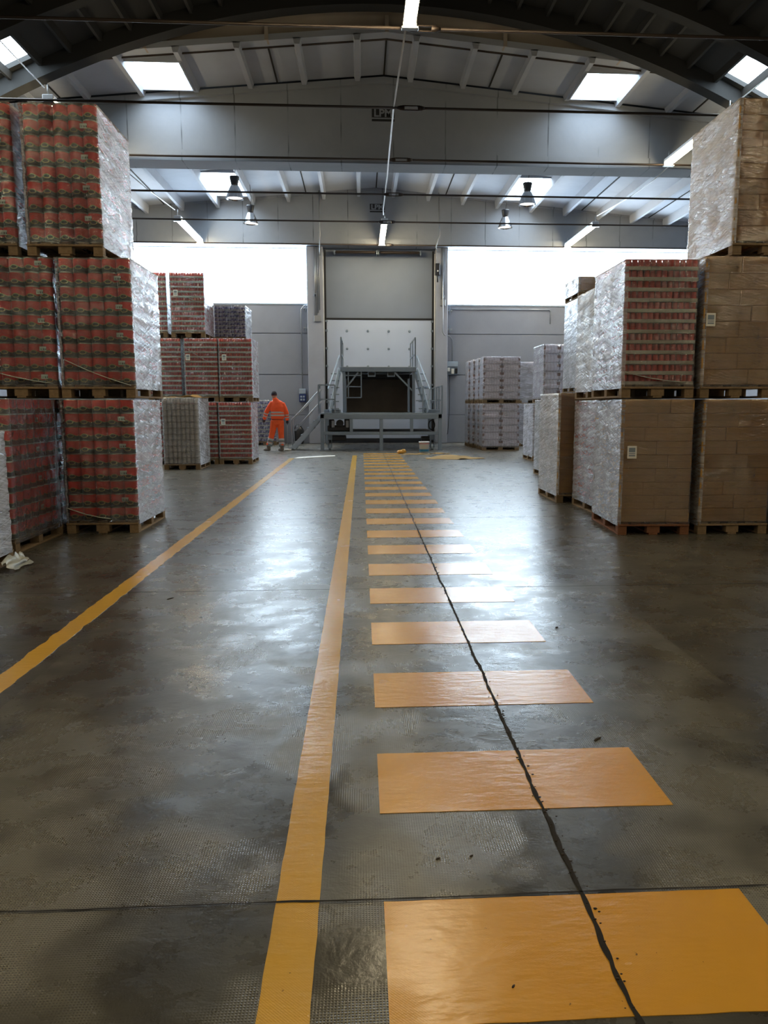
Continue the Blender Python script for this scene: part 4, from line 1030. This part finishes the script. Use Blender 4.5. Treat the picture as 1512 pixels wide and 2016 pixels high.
pallet('cartons', 2.90, 11.25, 0, 'low brown carton pallet with white wrapped side standing alone on the right', H=1.62, seed=30, layers=8, mats=('film', 'filmmilk', 'card'))
pallet('cartons', 3.67, 15.05, 0, 'white wrapped pallet sliver showing left of the low brown carton pallet', H=1.55, seed=31, mats=('filmmilk', 'filmmilk'), group='white wrapped pallets on the right')
pallet('cartons', 4.94, 17.6, 0, 'white wrapped pallet on the floor hidden under the tall white stack', H=1.72, seed=32, mats=('filmmilk', 'filmmilk'))
pallet('cartons', 4.92, 17.6, 1.74, 'tall white wrapped pallet in the middle of the white stack on the right', H=2.1, seed=33, layers=12, mats=('filmmilk', 'filmmilk'))
pallet('cartons', 4.92, 17.6, 3.86, 'shallow brown carton pallet crowning the tall white stack on the right', H=.45, seed=34, layers=2, mats=('film', 'filmmilk', 'card'))
pallet('juice', 4.42, 19.73, 0, 'narrow wrapped bottle pallet on the floor left behind the low brown cartons', H=1.48, seed=35, w=.8, dd=1.2, mats=('filmmid', 'filmmilk'))
pallet('juice', 4.66, 19.73, 1.5, 'wrapped bottle pallet on the second level behind the low brown cartons', H=1.48, seed=36, w=.8, dd=1.2, mats=('film', 'filmmid'))
for r_, (yy, xx) in enumerate(((24.45, 3.85), (25.3, 3.83), (26.15, 3.78), (27.0, 3.74))):
    wd = ['front row', 'second row', 'third row', 'rearmost row'][r_]
    pallet('juice', xx, yy, 0, 'lavender bottle pallet on the floor by the back wall, %s of the block' % wd, H=1.49, seed=37+r_, w=1.19, dd=.8, mats=('filmlav', 'filmlav'))
    pallet('juice', xx, yy, 1.5, 'lavender bottle pallet on the upper level by the back wall, %s of the block' % wd, H=1.46, seed=41+r_, w=1.19, dd=.8, mats=('filmlav', 'filmlav'))
pallet('juice', 5.5, 27.0, 0, 'white wrapped bottle pallet on the floor right of the lavender block', H=1.49, seed=45, w=1.19, dd=.8, mats=('filmmilk', 'filmmilk'))
pallet('juice', 5.5, 27.0, 1.5, 'white wrapped bottle pallet on the upper level right of the lavender block', H=1.43, seed=46, w=1.19, dd=.8, mats=('filmmilk', 'filmmilk'))

# ------------------------------------------------------------------ worker
def remesh(o, vs, sm=6):
    m = o.modifiers.new('r', 'REMESH'); m.mode = 'VOXEL'; m.voxel_size = vs; m.use_smooth_shade = True
    k = o.modifiers.new('s', 'SMOOTH'); k.iterations = sm; k.factor = 0.5
Wk = thing('person', 'person in orange high-visibility suit and dark knit cap walking by the dock stairs', 'person', (-2.63, 24.55, 0))
hipL, kneeL, ankL = (-.10, 0, .94), (-.19, .06, .52), (-.30, .02, .11)
hipR, kneeR, ankR = (.09, 0, .94), (.10, .05, .51), (.125, -.03, .10)
shL, elL, haL = (-.165, 0, 1.50), (-.335, .04, 1.24), (-.44, .12, .965)
shR, elR, haR = (.185, 0, 1.465), (.285, .02, 1.19), (.30, .06, .93)
b = MB()
b.ball((-.09, .045, 1.735), (.077, .098, .118), 18, 14); b.ball((-.105, .145, 1.725), (.014, .02, .02)); b.ball((-.168, .04, 1.73), (.012, .02, .03)); b.ball((-.012, .04, 1.73), (.012, .02, .03))
b.ball((-.10, .125, 1.685), (.03, .02, .012)); b.ball((-.095, .10, 1.655), (.035, .035, .03))
b.tube([(-.06, .0, 1.50), (-.075, .02, 1.60), (-.085, .03, 1.68)], [.065, .055, .055], 12)
b.tube([(0, 0, .90), (0, 0, 1.05), (0, 0, 1.25), (-.0, 0, 1.42), (-.03, 0, 1.52)], [(.16, .11), (.14, .10), (.165, .11), (.18, .11), (.10, .07)], 16)
for a in ((shL, elL, haL), (shR, elR, haR)): b.tube([(a[0][0]*.6, 0, a[0][2]-.02), a[0], a[1], a[2]], [.06, .055, .042, .028], 12)
for a in ((hipL, kneeL, ankL), (hipR, kneeR, ankR)): b.tube([(a[0][0], 0, a[0][2]+.04), a[0], a[1], a[2], (a[2][0], a[2][1], .05)], [.09, .085, .058, .04, .045], 12)
bo = b.build('body', 'skin', Wk); remesh(bo, .012, 4)
j = MB()
j.tube([(.0, 0, .985), (0, 0, 1.03), (.01, 0, 1.20), (.01, -.01, 1.38), (-.01, 0, 1.49), (-.045, .01, 1.565), (-.07, .015, 1.64)], [(.185, .13), (.205, .145), (.215, .15), (.225, .145), (.195, .125), (.115, .09), (.075, .07)], 20)
for a in ((shL, elL, haL), (shR, elR, haR)):
    A, B_, C2 = map(Vector, a); j.tube([(A.x*.55, 0, A.z-.03), A, A.lerp(B_, .5), B_, B_.lerp(C2, .6), B_.lerp(C2, .88)], [.08, .080, .078, .072, .062, .054], 14)
    j.ball(tuple(B_), (.072, .07, .06))
jo = j.build('jacket', 'orange', Wk); remesh(jo, .014, 4)
def ring(mb, c, ra, rb, z0, z1, n=24): mb.lathe([(1, z0), (1, z1)], (0, 0, 0), n); vs = mb.v[-2*n:]; mb.v[-2*n:] = [(c[0]+v[0]*ra, c[1]+v[1]*rb, v[2]) for v in vs]
for z0 in (1.10, 1.19):
    m_ = MB(); ring(m_, (0.008, 0), .217, .152, z0, z0+.05); m_.build('reflective_band', 'reflect', jo)
m_ = MB(); ring(m_, (0, 0), .190, .136, .985, 1.015); m_.build('waist_belt', 'belt', jo)
for a in ((shL, elL, haL), (shR, elR, haR)):
    B_, C2 = Vector(a[1]), Vector(a[2])
    for f in (.12, .42): MB().tube([B_.lerp(C2, f), B_.lerp(C2, f+.14)], [.076, .072] if f < .3 else [.070, .066], 16, cap=False).build('reflective_band', 'reflect', jo)
c_ = MB(); c_.tube([(-.05, .01, 1.575), (-.08, .02, 1.655)], [.085, .07], 16); c_.build('collar', 'orange', jo)
p_ = MB(); p_.tube([(0, 0, .84), (0, 0, .90), (0, 0, 1.02)], [(.165, .12), (.175, .13), (.165, .12)], 18)
for a in ((hipL, kneeL, ankL), (hipR, kneeR, ankR)):
    A, B_, C2 = map(Vector, a); p_.tube([A+Vector((0, 0, .02)), A.lerp(B_, .5), B_, B_.lerp(C2, .5), C2+Vector((0, 0, .06))], [.112, .104, .09, .083, .085], 14)
po = p_.build('trousers', 'orange2', Wk); remesh(po, .014, 4)
for a in ((hipL, kneeL, ankL), (hipR, kneeR, ankR)):
    B_, C2 = Vector(a[1]), Vector(a[2])
    for f, mt in ((.30, 'reflect'), (.44, 'reflectg'), (.60, 'reflect'), (.74, 'reflectg')):
        MB().tube([B_.lerp(C2, f), B_.lerp(C2, f+.14)], [.092, .090], 16, cap=False).build('reflective_band', mt, po)
for nm, a, ang in (('boot', ankL, 2.5), ('boot', ankR, 2.2)):
    dx_, dy_ = cos(ang), sin(ang); m_ = MB()
    m_.tube([(a[0], a[1], .19), (a[0], a[1], .10), (a[0], a[1], .03)], [.062, .06, .058], 12)
    m_.tube([(a[0]-dx_*.05, a[1]-dy_*.05, .045), (a[0]+dx_*.05, a[1]+dy_*.05, .055), (a[0]+dx_*.15, a[1]+dy_*.15, .042), (a[0]+dx_*.2, a[1]+dy_*.2, .032)], [(.045, .042), (.052, .05), (.05, .038), (.03, .026)], 12)
    bt = m_.build(nm, 'boot', Wk); remesh(bt, .011, 3)
hc = MB(); hc.lathe([(.084, 0), (.088, .02), (.088, .05), (.080, .09), (.055, .125), (.02, .142), (.001, .145)], (0, 0, 0), 20)
ho = hc.build('knit_cap', 'knit', Wk, (-.09, .04, 1.735)); ho.scale = (1, 1.16, 1)
MB().lathe([(.0895, .012), (.0895, .026)], (0, 0, 0), 20).build('cap_stripe', 'belt', ho)
def glove(hand, ang):
    m_ = MB(); h_ = Vector(hand); d_ = Vector((ang[0], ang[1], -1)).normalized(); s_ = d_.cross(Vector((1, 0, 0))).normalized()
    m_.tube([h_ - d_*.045, h_, h_ + d_*.05], [(.034, .03), (.042, .026), (.042, .022)], 12)
    for i, L in enumerate((.058, .068, .064, .05)):
        o_ = h_ + d_*.045 + s_*(.028-.0187*i); m_.tube([o_, o_ + d_*L*.5 + Vector((0, .006, 0)), o_ + d_*L*.85 + Vector((0, .026, 0))], [.010, .009, .007], 8)
    o_ = h_ + s_*.036; m_.tube([o_, o_ + s_*.022 + d_*.02, o_ + s_*.02 + d_*.05 + Vector((0, .012, 0))], [.012, .010, .008], 8)
    g = m_.build('glove', 'glove', Wk); remesh(g, .006, 2)
glove((haL[0], haL[1], haL[2]-.01), (-.3, .1)); glove((haR[0], haR[1], haR[2]-.01), (0, .1))
t = thing('roller_pole', 'thin paint roller pole held in the person\'s right hand, its foot on the floor', 'paint roller', (-2.63+.285, 24.55+.085, 0))
MB().tube([(.02, .0, .10), (.01, .0, .88)], .010, 8).build('pole', 'galv', t)
MB().tube([(-.10, 0, .035), (.12, 0, .035)], .033, 12).build('roller', 'white', t)
MB().tube([(.02, 0, .12), (.02, 0, .08), (.13, 0, .08), (.13, 0, .035)], .005, 6).build('roller_frame', 'galv', t)
t = thing('refuse_bag', 'dark bag standing against the back wall behind the dock stairs', 'bag', (-2.35, 29.1, 0))
MB().tube([(0, 0, 0.0), (0, 0, .1), (0.01, 0, .5), (-.02, 0, .72)], [(.17, .15), (.21, .18), (.2, .17), (.08, .07)], 14).build('sack', 'darkpl', t)
t.name = 'refuse_bag'


# ------------------------------------------------------------------ floor debris
rn = random.Random(5)
for (x, y, s, lb) in ((0.235, 2.29, .014, 'dark chip on the floor between the two nearest crossing bars, left of a pair'), (0.345, 2.30, .012, 'dark chip on the floor between the two nearest crossing bars, right of a pair'),
                      (1.27, 4.83, .022, 'dark scrap on the floor right of the fourth crossing bar'), (0.37, 1.73, .010, 'dark flake lying on the nearest crossing bar'), (1.02, 3.14, .02, 'thin splinter on the floor above the second crossing bar'),
                      (-1.45, 5.75, .022, 'thin dark twig on the floor left of the lane line, beyond the dark patches')):
    mb = MB(); s *= .55; z0 = 0.002 if 'bar' in lb and 'nearest crossing bar' in lb and 'on the nearest' in lb else 0
    el = 3.0 if ('twig' in lb or 'splinter' in lb) else 1.3
    mb.ball((0, 0, 0), (s*el, s*.6, s*.35), 8, 6); mb.v = [(a*(1+.35*noise.noise(Vector((a*90, b_*90, 3)))), b_*(1+.5*noise.noise(Vector((a*70, b_*90, 7)))), max(c*1.0, -s*.25)) for a, b_, c in mb.v]
    o = mb.build('debris_chip', 'crumb'); o.location = (x, y, s*.25 + (0.002 if 'on the nearest' in lb else 0)); o.rotation_euler = (0, 0, rn.uniform(0, 1)); tag(o, lb, 'debris', 'bits of debris on the floor')
# crumbs along the long joint
mb = MB()
for i in range(220):
    y = 1.3 + rn.random()**1.6*9; x = .648 + rn.gauss(0, .012); s = rn.uniform(.0015, .0045)
    mb.ball((x, y, .004+s*.3), (s*1.5, s, s*.6), 5, 4)
tag(mb.build('joint_grit', 'crumb'), 'dark crumbs of grit along the long joint through the crossing bars', 'grit', None, 'stuff')
